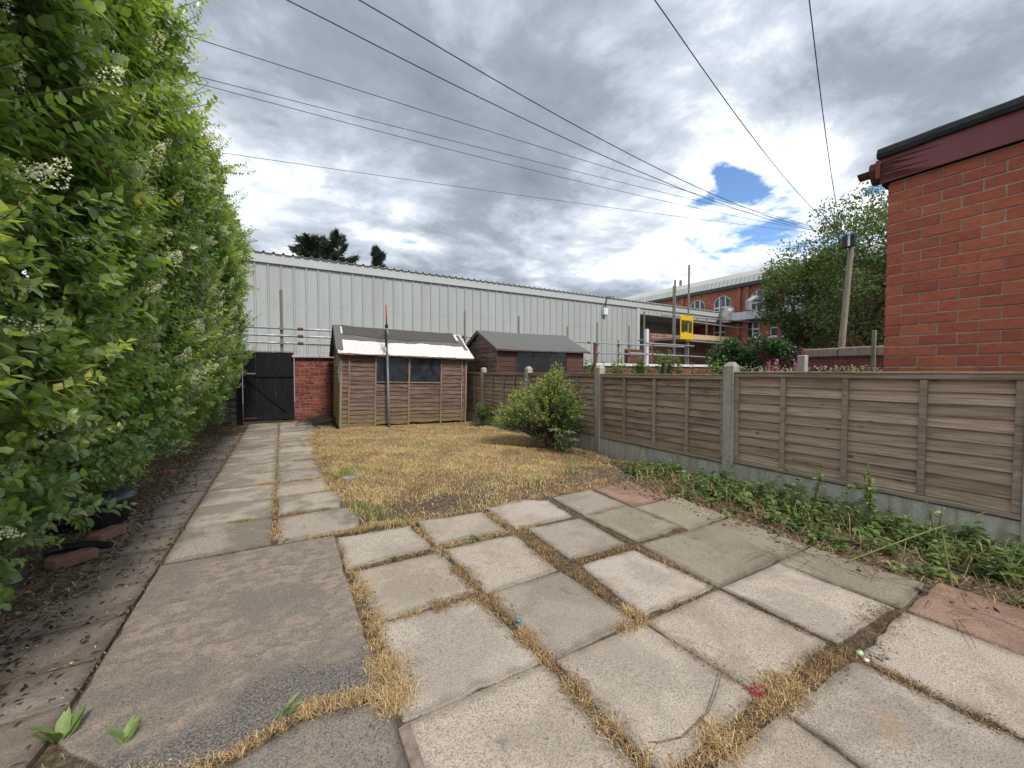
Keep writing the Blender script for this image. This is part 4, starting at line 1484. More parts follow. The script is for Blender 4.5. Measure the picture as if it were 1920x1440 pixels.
UP = [(y, y + 1.42, 5.75, 6.85, 0.42) for y in (19.60, 17.44, 14.62, 12.3, 10.0, 7.6)]
LO = [(y, y + 1.0, 3.75, 4.98, 0.02) for y in (17.85, 15.3, 13.6, 11.4, 9.4, 7.4)]
m = MB()
wall_band(m, 4.0, 26.0, 5.3, 7.86, UP)
wall_band(m, 4.0, 26.0, 0.0, 5.3, LO)
m.build('wall', M_FACT, fc)
for (a, b, s, sp_, ri) in UP + LO:
    w = empty('window')
    w.parent = fc
    t = 0.075
    f = MB()
    ap = arch_pts(a, b, sp_, ri)
    api = arch_pts(a + t, b - t, sp_ - t * .4, ri - t * .4)
    for (p, q, pi, qi) in zip(ap[:-1], ap[1:], api[:-1], api[1:]):
        f.add([(0.09, p[0], p[1]), (0.09, q[0], q[1]), (0.09, qi[0], qi[1]), (0.09, pi[0], pi[1]), (0.15, p[0], p[1]), (0.15, q[0], q[1]), (0.15, qi[0], qi[1]), (0.15, pi[0], pi[1])],
              [(0, 1, 2, 3), (3, 2, 6, 7), (4, 5, 6, 7)])
    f.box(0.09, 0.15, a, a + t, s, sp_)
    f.box(0.09, 0.15, b - t, b, s, sp_)
    f.box(0.09, 0.15, a + t, b - t, s, s + t)
    zmid = s + (sp_ - s) * 0.52
    f.box(0.088, 0.15, a + t, b - t, zmid - 0.05, zmid + 0.05)
    nm = 2 if b - a > 1.2 else 1
    for k in range(1, nm + 1):
        yy = a + (b - a) * k / (nm + 1)
        f.box(0.086, 0.15, yy - 0.035, yy + 0.035, s + t, sp_ + ri * 0.86)
    f.box(-0.06, 0.09, a - .06, b + .06, s - 0.10, s - 0.002)
    f.build('frame', M_UPVC, w)
    MB().add([(0.13, a + .02, s + .02), (0.13, b - .02, s + .02)] + [(0.13, p[0], p[1] - .02) for p in arch_pts(a + .02, b - .02, sp_, ri)[::-1]], [tuple(range(11))]).build('pane', M_WINGLASS, w)
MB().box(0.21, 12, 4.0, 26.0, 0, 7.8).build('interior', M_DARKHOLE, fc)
for yy in (16.75, 16.15, 13.9, 21.6):
    MB().box(-0.14, -0.004, yy - 0.13, yy + 0.13, 0, 7.6).build('pilaster', M_FACT, fc)
MB().box(-0.35, 0.02, 4.0, 28.0, 7.60, 7.86).build('gutter', M_GUTTER, fc)
m = MB()
nst = 80
for k in range(nst + 1):
    y = 4.0 + 26.0 * k / nst
    for dy, d in ((0, 0), (0.10, 0), (0.115, 0.05), (0.15, 0.05), (0.165, 0)):
        m.v += [(-0.32 - d * .9, y + dy, 7.87), (-0.12 - d * .9, y + dy, 8.38), (0.25 - d * .5, y + dy, 8.74 + d), (2.2, y + dy, 9.25 + d), (7, y + dy, 9.6 + d)]
nn = len(m.v) // 5
for k in range(nn - 1):
    for j in range(4):
        m.f.append((k * 5 + j, k * 5 + 5 + j, k * 5 + 6 + j, k * 5 + 1 + j))
m.t = [0.5] * len(m.v)
m.build('roof', M_ROOFM, fc)
MB().tube([(0.6, 22.3, 8.8), (0.6, 22.3, 9.35)], 0.12, 8).build('roof_vent', M_DARKTUBE, fc)
for k in range(14):
    MB().box(-0.55, -0.36, 11.3 + k * 0.42, 11.3 + k * 0.42 + 0.40, 5.10, 5.68).build('canopy_sheet', M_WHITESTRIP, fc)
MB().box(-0.52, -0.004, 11.3, 17.2, 5.0, 5.095).build('canopy_soffit', M_GUTTER, fc)
MB().tube([(-0.6, 17.5, 5.0), (-0.6, 17.5, 5.45), (-0.5, 17.4, 5.75), (-0.1, 17.3, 5.9)], 0.42, 12).build('duct', M_GALV, fc)
MB().tube([(-0.9, 15.6, 5.7), (-0.9, 15.6, 6.3), (-0.6, 15.4, 6.55), (0.0, 15.3, 6.55)], 0.22, 10).build('duct', M_GALV, fc)


# ------------------------------------------------------------------ scaffolding
def tube(parent, a, b, mat=None, r=0.024, name='tube'):
    return MB().tube([a, b], r, 8).build(name, mat or M_GALV, parent)


def coupler(parent, p, along, mat=None):
    return MB().tube([Vector(p) - Vector(along) * 0.07, Vector(p) + Vector(along) * 0.07], 0.042, 8).build('coupler', mat or M_RUST, parent)


sg = empty('scaffold_guardrail', (0, 12.3, 0), label='long scaffold tube guardrail running behind the back gate and sheds', cat='scaffold')
for z, zr in ((2.41, 2.47), (2.22, None), (2.02, 2.03)):
    x = -3.2
    seg = 0
    while x < (17 if zr else 1.35):
        x2 = min(x + [3.65, 4.9, 5.6, 3.9][seg % 4], 17.2 if zr else 1.4)
        t0 = z + ((zr or z) - z) * (x + 3.2) / 20
        t1 = z + ((zr or z) - z) * (x2 + 3.2) / 20
        r = 0.030
        tube(sg, (x, 0, t0), (x2, 0, t1), M_GALV if (seg + int(z * 10)) % 3 else M_POLEBLUE, r, 'rail')
        if x2 < 16:
            coupler(sg, (x2, 0, t1), (1, 0, 0))
        x = x2 + 0.01
        seg += 1
tube(sg, (0.62, 0.001, 2.013), (1.2, 0.001, 2.012), M_REDPAINT, 0.0315, 'painted_band')
for x, zt, mt in ((0.0, 3.47, M_DARKTUBE), (5.42, 3.32, M_DARKTUBE), (7.6, 3.3, M_DARKTUBE), (9.9, 3.05, M_DARKTUBE), (11.5, 3.32, M_DARKTUBE), (13.4, 3.3, M_DARKTUBE), (12.75, 2.62, M_DARKTUBE)):
    tube(sg, (x, 0.06, 0), (x, 0.06, zt), mt, 0.034, 'standard')
    for z in (2.42, 2.03):
        MB().box(x - 0.05, x + 0.05, -0.045, 0.10, z - 0.045, z + 0.045).build('coupler', M_DARKTUBE, sg)
mesh = MB()
for k in range(34):
    mesh.tube([(-1.6 + k * 0.085, 0.1, 1.2), (-1.6 + k * 0.085, 0.1, 1.98)], 0.0025, 3, False)
for z in (1.4, 1.6, 1.8, 1.96):
    mesh.tube([(-1.6, 0.1, z), (1.25, 0.1, z)], 0.0025, 3, False)
tag(mesh.build('wire_mesh', M_GALV, sg), kind='stuff')

rp_ = tube(None, (10.17, 11.05, 0), (10.17, 11.05, 2.34), M_RUST, 0.06, 'steel_post')
tag(rp_, 'thick rusty steel post in front of the white coped wall', 'post')

st = empty('scaffold_platform', (0, 13.0, 0), label='scaffold tower with timber platform in front of the loading bay', cat='scaffold')
for x, y, zt in ((17.40, 0, 5.93), (18.52, 0, 6.85), (19.95, 2.0, 6.3), (21.4, 0, 5.3), (23.2, 2.0, 4.6), (17.45, 2.0, 4.6)):
    tube(st, (x, y, 0), (x, y, zt), M_DARKTUBE, 0.05, 'standard')
for a, b in (((16.5, 0.08, 4.10), (24.7, 0.08, 4.28)), ((18.3, 0.08, 3.93), (24.7, 0.08, 3.82)), ((18.2, -0.08, 2.88), (23.0, -0.08, 2.80)), ((15.2, -0.08, 2.62), (18.9, -0.08, 2.60)),
             ((14.0, -0.08, 2.12), (21.3, -0.08, 2.02)), ((19.2, 0.0, 4.05), (22.3, 2.0, 4.3)), ((17.45, -.2, 3.02), (17.45, 2.4, 3.02)), ((21.4, -.2, 2.9), (21.4, 2.4, 2.9))):
    tube(st, a, b, M_GALV, 0.042, 'ledger')
tube(st, (20.6, -0.1, 2.02), (23.4, -0.1, 2.42), M_GALV, 0.03, 'ledger')
for y in (0.1, 0.35, 0.6, 0.85, 1.1, 1.35):
    MB().bbox(17.6, 24.0, y, y + 0.235, 2.93, 2.97, 0.004).build('deck_board', M_TIMBER, st)
MB().bbox(18.6, 23.4, -0.01, 0.03, 2.98, 3.24, 0.004).build('toe_board', M_TIMBER, st)
lad = MB()
for x in (0, 0.42):
    lad.tube([(18.35 + x * 0.9, -0.15, 3.0), (18.05 + x * 1.1 + 0.7, 0.5, 5.35)], 0.028, 6)
for k in range(9):
    t = k / 9 + 0.05
    lad.tube([(18.35 + 0.4 * t, -0.15 + 0.65 * t, 3.0 + 2.35 * t), (18.73 + 0.48 * t, -0.15 + 0.65 * t, 3.0 + 2.35 * t)], 0.018, 5)
lo_ = lad.build('ladder', M_DARKTUBE)
tag(lo_, 'dark metal ladder leaning through the yellow scaffold gate', 'ladder')

yg = empty('safety_gate', (17.66, 12.86, 2.93), label='yellow scaffold safety gate with solid top and bottom panels', cat='safety gate')
MB().bbox(0.08, 0.98, -0.02, 0.02, 0.0, 0.34, 0.006).build('lower_panel', M_YELLOW, yg)
MB().bbox(0.08, 0.98, -0.02, 0.02, 0.98, 1.22, 0.006).build('upper_panel', M_YELLOW, yg)
for x in (0.04, 1.0):
    MB().tube([(x, 0, -0.02), (x, 0, 1.15), (0.06 + x * 0.92, 0, 1.25)], 0.032, 8).build('frame_tube', M_YELLOW, yg)
gm = MB()
for k in range(7):
    gm.tube([(0.08 + 0.13 * k, 0, 0.33), (0.08 + 0.13 * k, 0, 0.99)], 0.003, 4, False)
for k in range(6):
    gm.tube([(0.06, 0, 0.4 + 0.11 * k), (0.99, 0, 0.4 + 0.11 * k)], 0.003, 4, False)
gm.build('mesh_infill', M_YELLOW, yg)

# red slatted fence beyond, with its pale post
pf = tag(MB().bbox(17.0, 17.18, 14.42, 14.6, 0, 3.55, 0.01).build('concrete_post', M_COPEWHITE), 'tall pale concrete post left of the red slatted panel', 'fence post')
for nm, x0, x1, zt, lab in (('a', 17.22, 19.2, 3.38, 'red brown slatted fence panel beside the tall pale post'), ('b', 19.3, 24.5, 3.3, 'long red brown slatted fence behind the scaffold deck')):
    rfp = empty('slatted_fence', (x0, 14.5, 0), label=lab, cat='fence')
    z = 1.2
    while z < zt - 0.05:
        MB().bbox(0, x1 - x0, 0.0, 0.02, z, z + 0.12, 0.004, 0.002).build('slat', M_REDFENCE, rfp)
        z += 0.145
    for x in np.arange(0.05, x1 - x0, 0.66):
        MB().bbox(x, x + 0.05, -0.035, -0.001, 1.15, zt, 0.003).build('batten', M_REDFENCE, rfp)
for x, zt, lab in ((20.1, 3.55, 'short white post rising above the scaffold toe board nearest the yellow gate'), (22.7, 3.35, 'short white post above the toe board farthest from the yellow gate'), (20.2, 2.7, None)):
    if lab:
        tag(MB().bbox(x, x + 0.15, 14.2, 14.35, 0, zt, 0.008).build('concrete_post', M_COPEWHITE), lab, 'post')
tag(MB().box(17.3, 24.5, 16.0, 16.3, 0, 2.55).build('retaining_wall', M_WALLB), 'dark brick wall in shadow under the scaffold deck', 'wall')

# ------------------------------------------------------------------ telegraph pole and wires
POLE_B = Vector((18.8, 6.66, 0))
POLE_T = Vector((18.8, 6.28, 6.48))
tp = empty('telegraph_pole', POLE_B, label='leaning weathered telegraph pole with a black box at its top', cat='telegraph pole')
pm = MB()
pts = [POLE_B.lerp(POLE_T, t) - POLE_B for t in np.linspace(0, 1, 12)]
pm.tube(pts, [0.135 - 0.055 * i / 11 for i in range(12)], 14).build('pole', M_POLEWOOD, tp, smooth=True)
tt = POLE_T - POLE_B
MB().bbox(tt.x - 0.30, tt.x - 0.11, tt.y - 0.17, tt.y + 0.24, tt.z - 0.52, tt.z - 0.05, 0.02).build('terminal_box', M_BLACKPL, tp)
MB().bbox(tt.x - 0.34, tt.x - 0.302, tt.y - 0.03, tt.y + 0.03, tt.z - 0.5, tt.z + 0.02, 0.006).build('cable_cover', M_WHITEPL, tp)
MB().bbox(tt.x - 0.13, tt.x + 0.2, tt.y + 0.2, tt.y + 0.26, tt.z - 0.35, tt.z - 0.2, 0.01).build('bracket', M_DARKTUBE, tp)
WIRES = [((0.82, 4.72, 5.4), -0.62, 0.007, 'second overhead wire from the left where the wires leave the top edge'),
         ((0.12, 5.13, 5.4), -0.57, 0.007, 'leftmost overhead wire where the wires leave the top edge'),
         ((-0.93, 6.3, 5.4), -0.12, 0.0053, 'highest of the thin wires coming out behind the hedge'),
         ((-0.75, 7.06, 5.4), -0.08, 0.005, 'upper of the close pair of wires behind the hedge'),
         ((-0.77, 7.23, 5.4), -0.22, 0.005, 'lower of the close pair of wires behind the hedge'),
         ((-0.85, 9.26, 5.4), -0.07, 0.005, 'lowest thin wire crossing the sky from the hedge'),
         ((3.66, 3.04, 5.4), -0.46, 0.0066, 'overhead wire rising steeply left of the last one'),
         ((5.14, 2.16, 5.4), -0.9, 0.0062, 'rightmost overhead wire dropping almost straight to the pole')]
for k, (e, sag, r, lab) in enumerate(WIRES):
    E_ = Vector(e)
    T_ = POLE_T + Vector((0, 0.03 * (k - 4), -0.05 - 0.03 * (k % 3)))
    pts = []
    for i in range(41):
        s = -0.45 + 1.45 * i / 40
        p = E_.lerp(T_, s)
        p.z += 4 * sag * s * (1 - s) if s > 0 else 0.6 * s * sag * 4
        pts.append(p)
    tag(MB().tube(pts, r, 5).build('overhead_wire', M_CABLE, smooth=True), lab, 'wire', 'overhead wires')

# ================================================================== PLANTS
def sstep(a, b, x):
    t = np.clip((x - a) / (b - a), 0, 1)
    return t * t * (3 - 2 * t)


def vnoise(x, y, seed=0):
    """smooth pseudo noise -1..1"""
    s = seed * 1.37
    return (np.sin(x * 1.7 + 1.3 * np.sin(y * 1.1 + s) + s) + np.sin(y * 2.3 + 1.7 * np.sin(x * 1.3 - s) + 2 * s) + 0.7 * np.sin(x * 3.9 - y * 2.9 + s * 3) + 0.5 * np.sin(x * 6.1 + y * 5.3 + s)) / 3.2


# ------------------------------------------------------------------ the tall privet hedge
hg = empty('hedge', (-1.6, 6.0, 0), label='tall overgrown privet hedge with cream blossom along the left side', cat='hedge')


def hedge_face(y, z):
    x = -1.50 + 0.42 * sstep(0.1, 1.3, z) + 0.12 * sstep(1.0, 2.6, z) - 0.05 * sstep(3.0, 4.2, z) - 0.9 * sstep(4.3, 5.0, z)
    x = x + 0.20 * vnoise(y * 1.5, z * 1.5, 1) + 0.11 * vnoise(y * 3.7, z * 3.9, 2)
    x = x + 0.07 * sstep(5.0, 9.0, y) - 0.5 * sstep(10.4, 11.2, y)
    return x


def shoots(n, y0, y1, z0, z1, d0, d1, outward, seed, pairs=(4, 7), ll=(0.045, 0.075), full=True, light=(0.35, 0.75), flower_p=0.0, bend=0.3):
    r = np.random.default_rng(seed)
    y = r.uniform(y0, y1, n)
    z = r.uniform(z0, z1, n)
    # fewer shoots in the dark hollows
    hol = vnoise(y * 1.9, z * 2.1, 5)
    keep = r.uniform(0, 1, n) > np.where(hol < -0.50, 0.8, 0.0) * (d1 < 0.5)
    y, z = y[keep], z[keep]
    n = len(y)
    x = hedge_face(y, z) - r.uniform(d0, d1, n)
    az = r.normal(0, 0.75, n)
    el = r.normal(0.35, 0.45, n)
    D = np.stack([np.cos(az) * np.cos(el), np.sin(az) * np.cos(el), np.sin(el)], 1)
    D = norm(D * outward + r.normal(0, 1, (n, 3)) * (1 - outward))
    parts = []
    tips = []
    stems = []
    young = r.uniform(0, 1, n)
    patch = 0.5 + 0.5 * vnoise(y * 1.3 + 4, z * 1.1 + 2, 7)
    maxp = pairs[1]
    np_ = r.integers(pairs[0], pairs[1] + 1, n)
    step = r.uniform(0.028, 0.042, n)
    pos = np.stack([x, y, z], 1)
    cur = pos.copy()
    d = D.copy()
    for k in range(maxp):
        act = np_ > k
        d = norm(d + np.array([0, 0, 0.10 * bend]) + r.normal(0, 0.06, (n, 3)))
        nxt = cur + d * step[:, None]
        a = np.where(act)[0]
        if len(a) == 0:
            break
        side = norm(np.cross(d[a], np.array([[0, 0, 1.0]]) + 0.01))
        other = np.cross(side, d[a])
        ang = (k % 2) * 1.57 + r.normal(0, 0.35, len(a))
        s = side * np.cos(ang)[:, None] + other * np.sin(ang)[:, None]
        frac = (k + 1) / np_[a]
        L = r.uniform(ll[0], ll[1], len(a)) * (1.1 - 0.45 * frac ** 2) * (0.75 + 0.6 * young[a])
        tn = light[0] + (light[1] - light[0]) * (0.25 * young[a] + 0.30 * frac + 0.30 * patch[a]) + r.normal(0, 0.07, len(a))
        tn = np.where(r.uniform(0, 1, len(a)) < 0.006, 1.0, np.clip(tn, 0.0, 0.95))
        for sg_ in (1, -1):
            ld = norm(d[a] * (0.45 + 0.5 * frac[:, None]) + s * sg_ * 1.0 + r.normal(0, 0.16, (len(a), 3)) + np.array([0, 0, -0.1]))
            up = norm(d[a] * 0.8 + np.array([0.25, -0.1, 0.9]) + r.normal(0, 0.25, (len(a), 3)))
            parts.append(leaves(nxt[a], ld, up, L, L * r.uniform(0.55, 0.8, len(a)), tn, LEAF_FULL if full else LEAF_SMALL, 0.12))
        cur = np.where(act[:, None], nxt, cur)
    fl_i = np.where(r.uniform(0, 1, n) < flower_p)[0]
    return join(parts), pos, cur, d, fl_i


def nearfar(ya, yb):
    return


parts = []
stemA, stemB = [], []
FL = []
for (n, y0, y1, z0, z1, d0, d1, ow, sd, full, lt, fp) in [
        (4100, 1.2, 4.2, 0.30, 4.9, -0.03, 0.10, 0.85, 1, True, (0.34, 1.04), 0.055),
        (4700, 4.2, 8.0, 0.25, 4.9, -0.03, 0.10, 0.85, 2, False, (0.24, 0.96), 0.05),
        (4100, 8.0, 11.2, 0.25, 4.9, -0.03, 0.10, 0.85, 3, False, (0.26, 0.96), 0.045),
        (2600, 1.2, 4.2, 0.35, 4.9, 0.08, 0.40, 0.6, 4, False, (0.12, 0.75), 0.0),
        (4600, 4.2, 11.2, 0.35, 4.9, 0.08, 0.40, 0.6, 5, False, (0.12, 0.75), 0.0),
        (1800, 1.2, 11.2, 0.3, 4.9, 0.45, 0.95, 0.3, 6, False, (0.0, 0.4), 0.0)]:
    ll = (0.05, 0.086) if full else (0.047, 0.078)
    if sd in (6,):
        ll = (0.09, 0.14)
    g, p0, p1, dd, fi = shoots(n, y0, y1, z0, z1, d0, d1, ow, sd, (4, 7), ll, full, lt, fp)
    parts.append(g)
    if sd in (1, 2, 4):
        stemA.append(p0)
        stemB.append(p1)
    FL.append((p1[fi], dd[fi]))
g, p0, p1, dd, fi = shoots(750, 1.6, 10.4, 0.22, 1.3, -0.12, 0.08, 0.85, 23, (4, 7), (0.05, 0.085), True, (0.35, 0.95), 0.05, 0.0)
parts.append(g)
FL.append((p1[fi], dd[fi]))
# long whippy shoots that break the outline at the top and over the path
g, p0, p1, dd, fi = shoots(800, 1.2, 11.0, 0.9, 4.9, -0.06, 0.04, 0.9, 21, (8, 14), (0.045, 0.07), False, (0.5, 1.08), 0.25, 0.8)
parts.append(g)
stemA.append(p0)
stemB.append(p1)
FL.append((p1[fi], dd[fi]))
# low fronds hanging out over the bed at the near end
g, p0, p1, dd, fi = shoots(170, 2.6, 5.2, 0.18, 0.75, -0.16, 0.02, 0.9, 22, (5, 8), (0.055, 0.085), True, (0.35, 0.85), 0.0, -0.3)
parts.append(g)
stemA.append(p0)
stemB.append(p1)
V, T, tt_ = join(parts)
off = np.array([-1.6, 6.0, 0])
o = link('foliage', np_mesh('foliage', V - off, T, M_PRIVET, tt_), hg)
tag(o, kind='stuff')
A = np.concatenate(stemA)
B = np.concatenate(stemB)
# shoot stems: three sided slivers
mid = A - (B - A) * 0.6
ax = norm(B - mid)
s1 = norm(np.cross(ax, np.array([[0.3, 0.2, 1.0]])))
s2 = np.cross(ax, s1)
rr = 0.0022
SV = np.stack([mid + s1 * rr * 1.5, mid - s1 * rr * .8 + s2 * rr * 1.2, mid - s1 * rr * .8 - s2 * rr * 1.2, B + s1 * rr, B - s1 * rr * .6 + s2 * rr * .8, B - s1 * rr * .6 - s2 * rr * .8], 1)
ST = np.array([[0, 1, 4], [0, 4, 3], [1, 2, 5], [1, 5, 4], [2, 0, 3], [2, 3, 5]])[None] + (np.arange(len(A)) * 6)[:, None, None]
tag(link('shoot_stems', np_mesh('shoot_stems', SV.reshape(-1, 3) - off, ST, M_TWIG, np.full(len(A) * 6, .5)), hg), kind='stuff')
# main limbs
lm = MB()
for k in range(46):
    y = random.uniform(1.4, 10.0)
    x = -1.85 + random.uniform(-0.15, 0.1)
    p = Vector((x, y, 0))
    pts = [p]
    h = random.uniform(2.2, 4.4)
    d = Vector((random.uniform(-.05, .12), random.uniform(-.12, .12), 1))
    for s in range(6):
        d = (d + Vector((random.uniform(-.1, .14), random.uniform(-.14, .14), 0))).normalized()
        p = p + d * h / 6
        p.x = min(p.x, float(hedge_face(np.array(p.y), np.array(p.z))) - 0.3)
        p.y = min(p.y, 10.2)
        pts.append(p.copy())
    r0 = random.uniform(0.014, 0.03)
    lm.tube([q - Vector(off) for q in pts], [r0 * (1 - 0.11 * i) for i in range(len(pts))], 6)
    for s in (2, 3, 4, 5):
        q = pts[s]
        e = Vector((random.uniform(0.3, 1.0), random.uniform(-.6, .6), random.uniform(-0.1, .5))).normalized()
        ln = random.uniform(0.22, 0.40)
        lm.tube([q - Vector(off), q + e * ln * .5 + Vector((0, 0, .03)) - Vector(off), q + e * ln - Vector(off)], [r0 * .5, r0 * .35, r0 * .15], 5)
lm.build('limbs', M_BARK, hg, smooth=True)
# a few cut stubs that stick out bare
for (y, z, ln, a) in ((2.05, 2.02, 0.5, 0.2), (2.6, 2.0, 0.62, 0.1), (2.25, 1.78, 0.55, -0.5), (3.1, 1.55, 0.5, -0.1), (3.6, 2.3, 0.5, .1), (4.4, 1.3, .55, .3), (2.9, 2.6, .5, .35)):
    x = float(hedge_face(np.array(y), np.array(z)))
    cs = MB().tube([Vector((x - 0.45, y + .1, z - .12 * a)) - Vector(off), Vector((x - 0.1, y, z)) - Vector(off), Vector((x + ln - .5, y - .05, z + a * .2)) - Vector(off)], [0.011, 0.009, 0.006], 6)
    cs.build('bare_twig', M_TWIG, hg, smooth=True)
# blossom panicles
FP = np.concatenate([f[0] for f in FL])
FD = np.concatenate([f[1] for f in FL])
ext = RNG.uniform(0, 1, 0)
pp, pd, pn, pl, pt = [], [], [], [], []
for p, d in zip(FP, FD):
    d = norm(d + np.array([0.25, 0, 0.25]))
    n = RNG.integers(60, 130)
    ln = RNG.uniform(0.06, 0.12)
    t = RNG.uniform(0, 1, n)
    rad = (1 - t) * 0.034 + 0.006
    off3 = norm(RNG.normal(0, 1, (n, 3))) * rad[:, None]
    pp.append(p + d * (t * ln)[:, None] + off3)
    pd.append(norm(off3 + RNG.normal(0, .008, (n, 3))))
    pt.append(RNG.uniform(0.2, 1, n))
pp, pd, pt = np.concatenate(pp), np.concatenate(pd), np.concatenate(pt)
V, T, tt_ = leaves(pp, pd, RNG.normal(0, 1, pp.shape), RNG.uniform(.007, .013, len(pp)), .009, pt, LEAF_SMALL)
tag(link('blossom', np_mesh('blossom', V - off, T, M_FLOWER, tt_), hg), kind='stuff')


# ------------------------------------------------------------------ generic leafy plants
def crown(center, radii, n, leafL, aspect, light, mat_seed, lumps=6, fill=0.55, up_bias=0.5, shape=LEAF_SMALL, squash=1.0, lump_r=(0.28, 0.5)):
    """leaves through a lumpy volume: sub clumps inside an ellipsoid; tint is the leaf's own age colour"""
    r = np.random.default_rng(mat_seed)
    c = np.asarray(center, float)
    R_ = np.asarray(radii, float)
    cl = norm(r.normal(0, 1, (lumps, 3))) * (r.uniform(0.25, 0.95, lumps) ** fill)[:, None]
    cl[:, 2] *= squash
    clr = r.uniform(lump_r[0], lump_r[1], lumps)
    w = r.integers(0, lumps, n)
    q = norm(r.normal(0, 1, (n, 3))) * (r.uniform(0.2, 1, n) ** 0.6)[:, None] * clr[w][:, None]
    P = c + (cl[w] + q) * R_
    outd = norm((P - c) / R_ + np.array([0, 0, up_bias * 0.5]))
    D = norm(outd + r.normal(0, 0.7, (n, 3)))
    N = norm(np.array([0, 0, 1.0]) * 1.0 + outd * 0.6 + r.normal(0, 0.5, (n, 3)))
    L = leafL * r.uniform(0.7, 1.25, n)
    clt = r.uniform(-0.15, 0.15, lumps)
    tn = np.clip(light[0] + (light[1] - light[0]) * r.uniform(0, 1, n) + clt[w], 0, 1)
    return leaves(P, D, N, L, L * aspect, tn, shape, 0.1)


def branchy(m, base, height, spread, n, r0, seed, levels=2):
    rr = random.Random(seed)
    tips = []
    for k in range(n):
        d = Vector((rr.uniform(-1, 1) * spread, rr.uniform(-1, 1) * spread, 1)).normalized()
        p = Vector(base)
        pts = [p]
        h = height * rr.uniform(0.7, 1.05)
        for s in range(5):
            d = (d + Vector((rr.uniform(-.25, .25), rr.uniform(-.25, .25), rr.uniform(-.05, .15)))).normalized()
            p = p + d * h / 5
            pts.append(p)
        m.tube(pts, [r0 * (1 - .17 * i) for i in range(6)], 6)
        tips.append(pts)
        if levels > 1:
            for s in (2, 3, 4):
                e = (d + Vector((rr.uniform(-1, 1), rr.uniform(-1, 1), rr.uniform(-.2, .5)))).normalized()
                ln = h * rr.uniform(0.2, 0.38)
                m.tube([pts[s], pts[s] + e * ln * .5, pts[s] + e * ln + Vector((0, 0, .05 * ln))], [r0 * .45, r0 * .3, r0 * .12], 5)
                tips.append([pts[s], pts[s] + e * ln])
    return tips


# yellow green bush by the fence: arching shoots clothed with small leaves
bu = empty('bush', (3.62, 5.05, 0), label='yellow green twiggy bush growing against the timber fence', cat='bush')
r = np.random.default_rng(31)
parts = []
sm_ = MB()
base = np.array([3.66, 5.08, 0.0])
lobes = [((3.60, 5.25, 0.74), (0.52, 0.62, 0.44), 330), ((3.20, 5.55, 0.52), (0.34, 0.40, 0.22), 130), ((3.78, 5.05, 1.0), (0.30, 0.36, 0.30), 130), ((3.76, 4.95, 1.28), (0.12, 0.15, 0.16), 34),
         ((3.72, 4.78, 0.60), (0.34, 0.30, 0.34), 90), ((3.88, 4.52, 0.80), (0.18, 0.16, 0.26), 26), ((3.15, 5.72, 0.36), (0.2, 0.22, 0.12), 22)]
for (c, R_, n) in lobes:
    tips = np.array(c) + norm(r.normal(0, 1, (n, 3))) * (r.uniform(0.35, 1, n) ** 0.5)[:, None] * np.array(R_)
    for tp_ in tips:
        tp_[2] = max(tp_[2], 0.12)
        b0 = base + np.array([r.normal(0, .08), r.normal(0, .08), 0.1])
        ctrl = (b0 + tp_) / 2 + np.array([0, 0, 0.12])
        t = np.linspace(0.0, 1, 26)[:, None]
        cv = (1 - t) ** 2 * b0 + 2 * t * (1 - t) * ctrl + t * t * tp_
        if r.uniform() < 0.35:
            sm_.tube([Vector(cv[i]) for i in (0, 8, 16, 25)], [.006, .005, .0035, .0015], 4, False)
        k = r.integers(16, 28)
        i0 = r.uniform(0.62, 1.0, k)
        P = (1 - i0[:, None]) ** 2 * b0 + 2 * i0[:, None] * (1 - i0[:, None]) * ctrl + i0[:, None] ** 2 * tp_ + r.normal(0, 0.012, (k, 3))
        tan = norm(tp_ - ctrl)
        D = norm(tan + r.normal(0, 0.75, (k, 3)))
        N = norm(np.array([[0, 0, 1.0]]) + r.normal(0, .5, (k, 3)))
        L = r.uniform(0.022, 0.042, k)
        tn = np.clip(0.30 + 0.70 * (i0 - 0.62) / 0.38 + r.normal(0, .12, k), 0, 1)
        parts.append(leaves(P, D, N, L, L * 0.5, tn, LEAF_SMALL, 0.1))
# inner older leaves, then low ones with the underside shade put into their colour
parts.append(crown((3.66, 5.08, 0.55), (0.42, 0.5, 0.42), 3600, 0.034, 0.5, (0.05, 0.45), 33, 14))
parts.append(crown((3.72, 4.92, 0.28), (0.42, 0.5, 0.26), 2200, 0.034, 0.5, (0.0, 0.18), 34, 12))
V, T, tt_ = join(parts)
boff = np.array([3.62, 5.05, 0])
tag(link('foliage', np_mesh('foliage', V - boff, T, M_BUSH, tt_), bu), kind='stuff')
for k in range(12):
    a = random.uniform(0, 6.28)
    rad = random.uniform(.2, .55)
    sm_.tube([Vector(base) + Vector((0, 0, .05)), Vector(base) + Vector((math.cos(a) * rad * .5, math.sin(a) * rad * .5, .22)), Vector(base) + Vector((math.cos(a) * rad, math.sin(a) * rad, .5))], [.012, .009, .005], 5)
sm_.build('branches', M_BARK, bu, M=Matrix.Translation(-Vector(boff)))

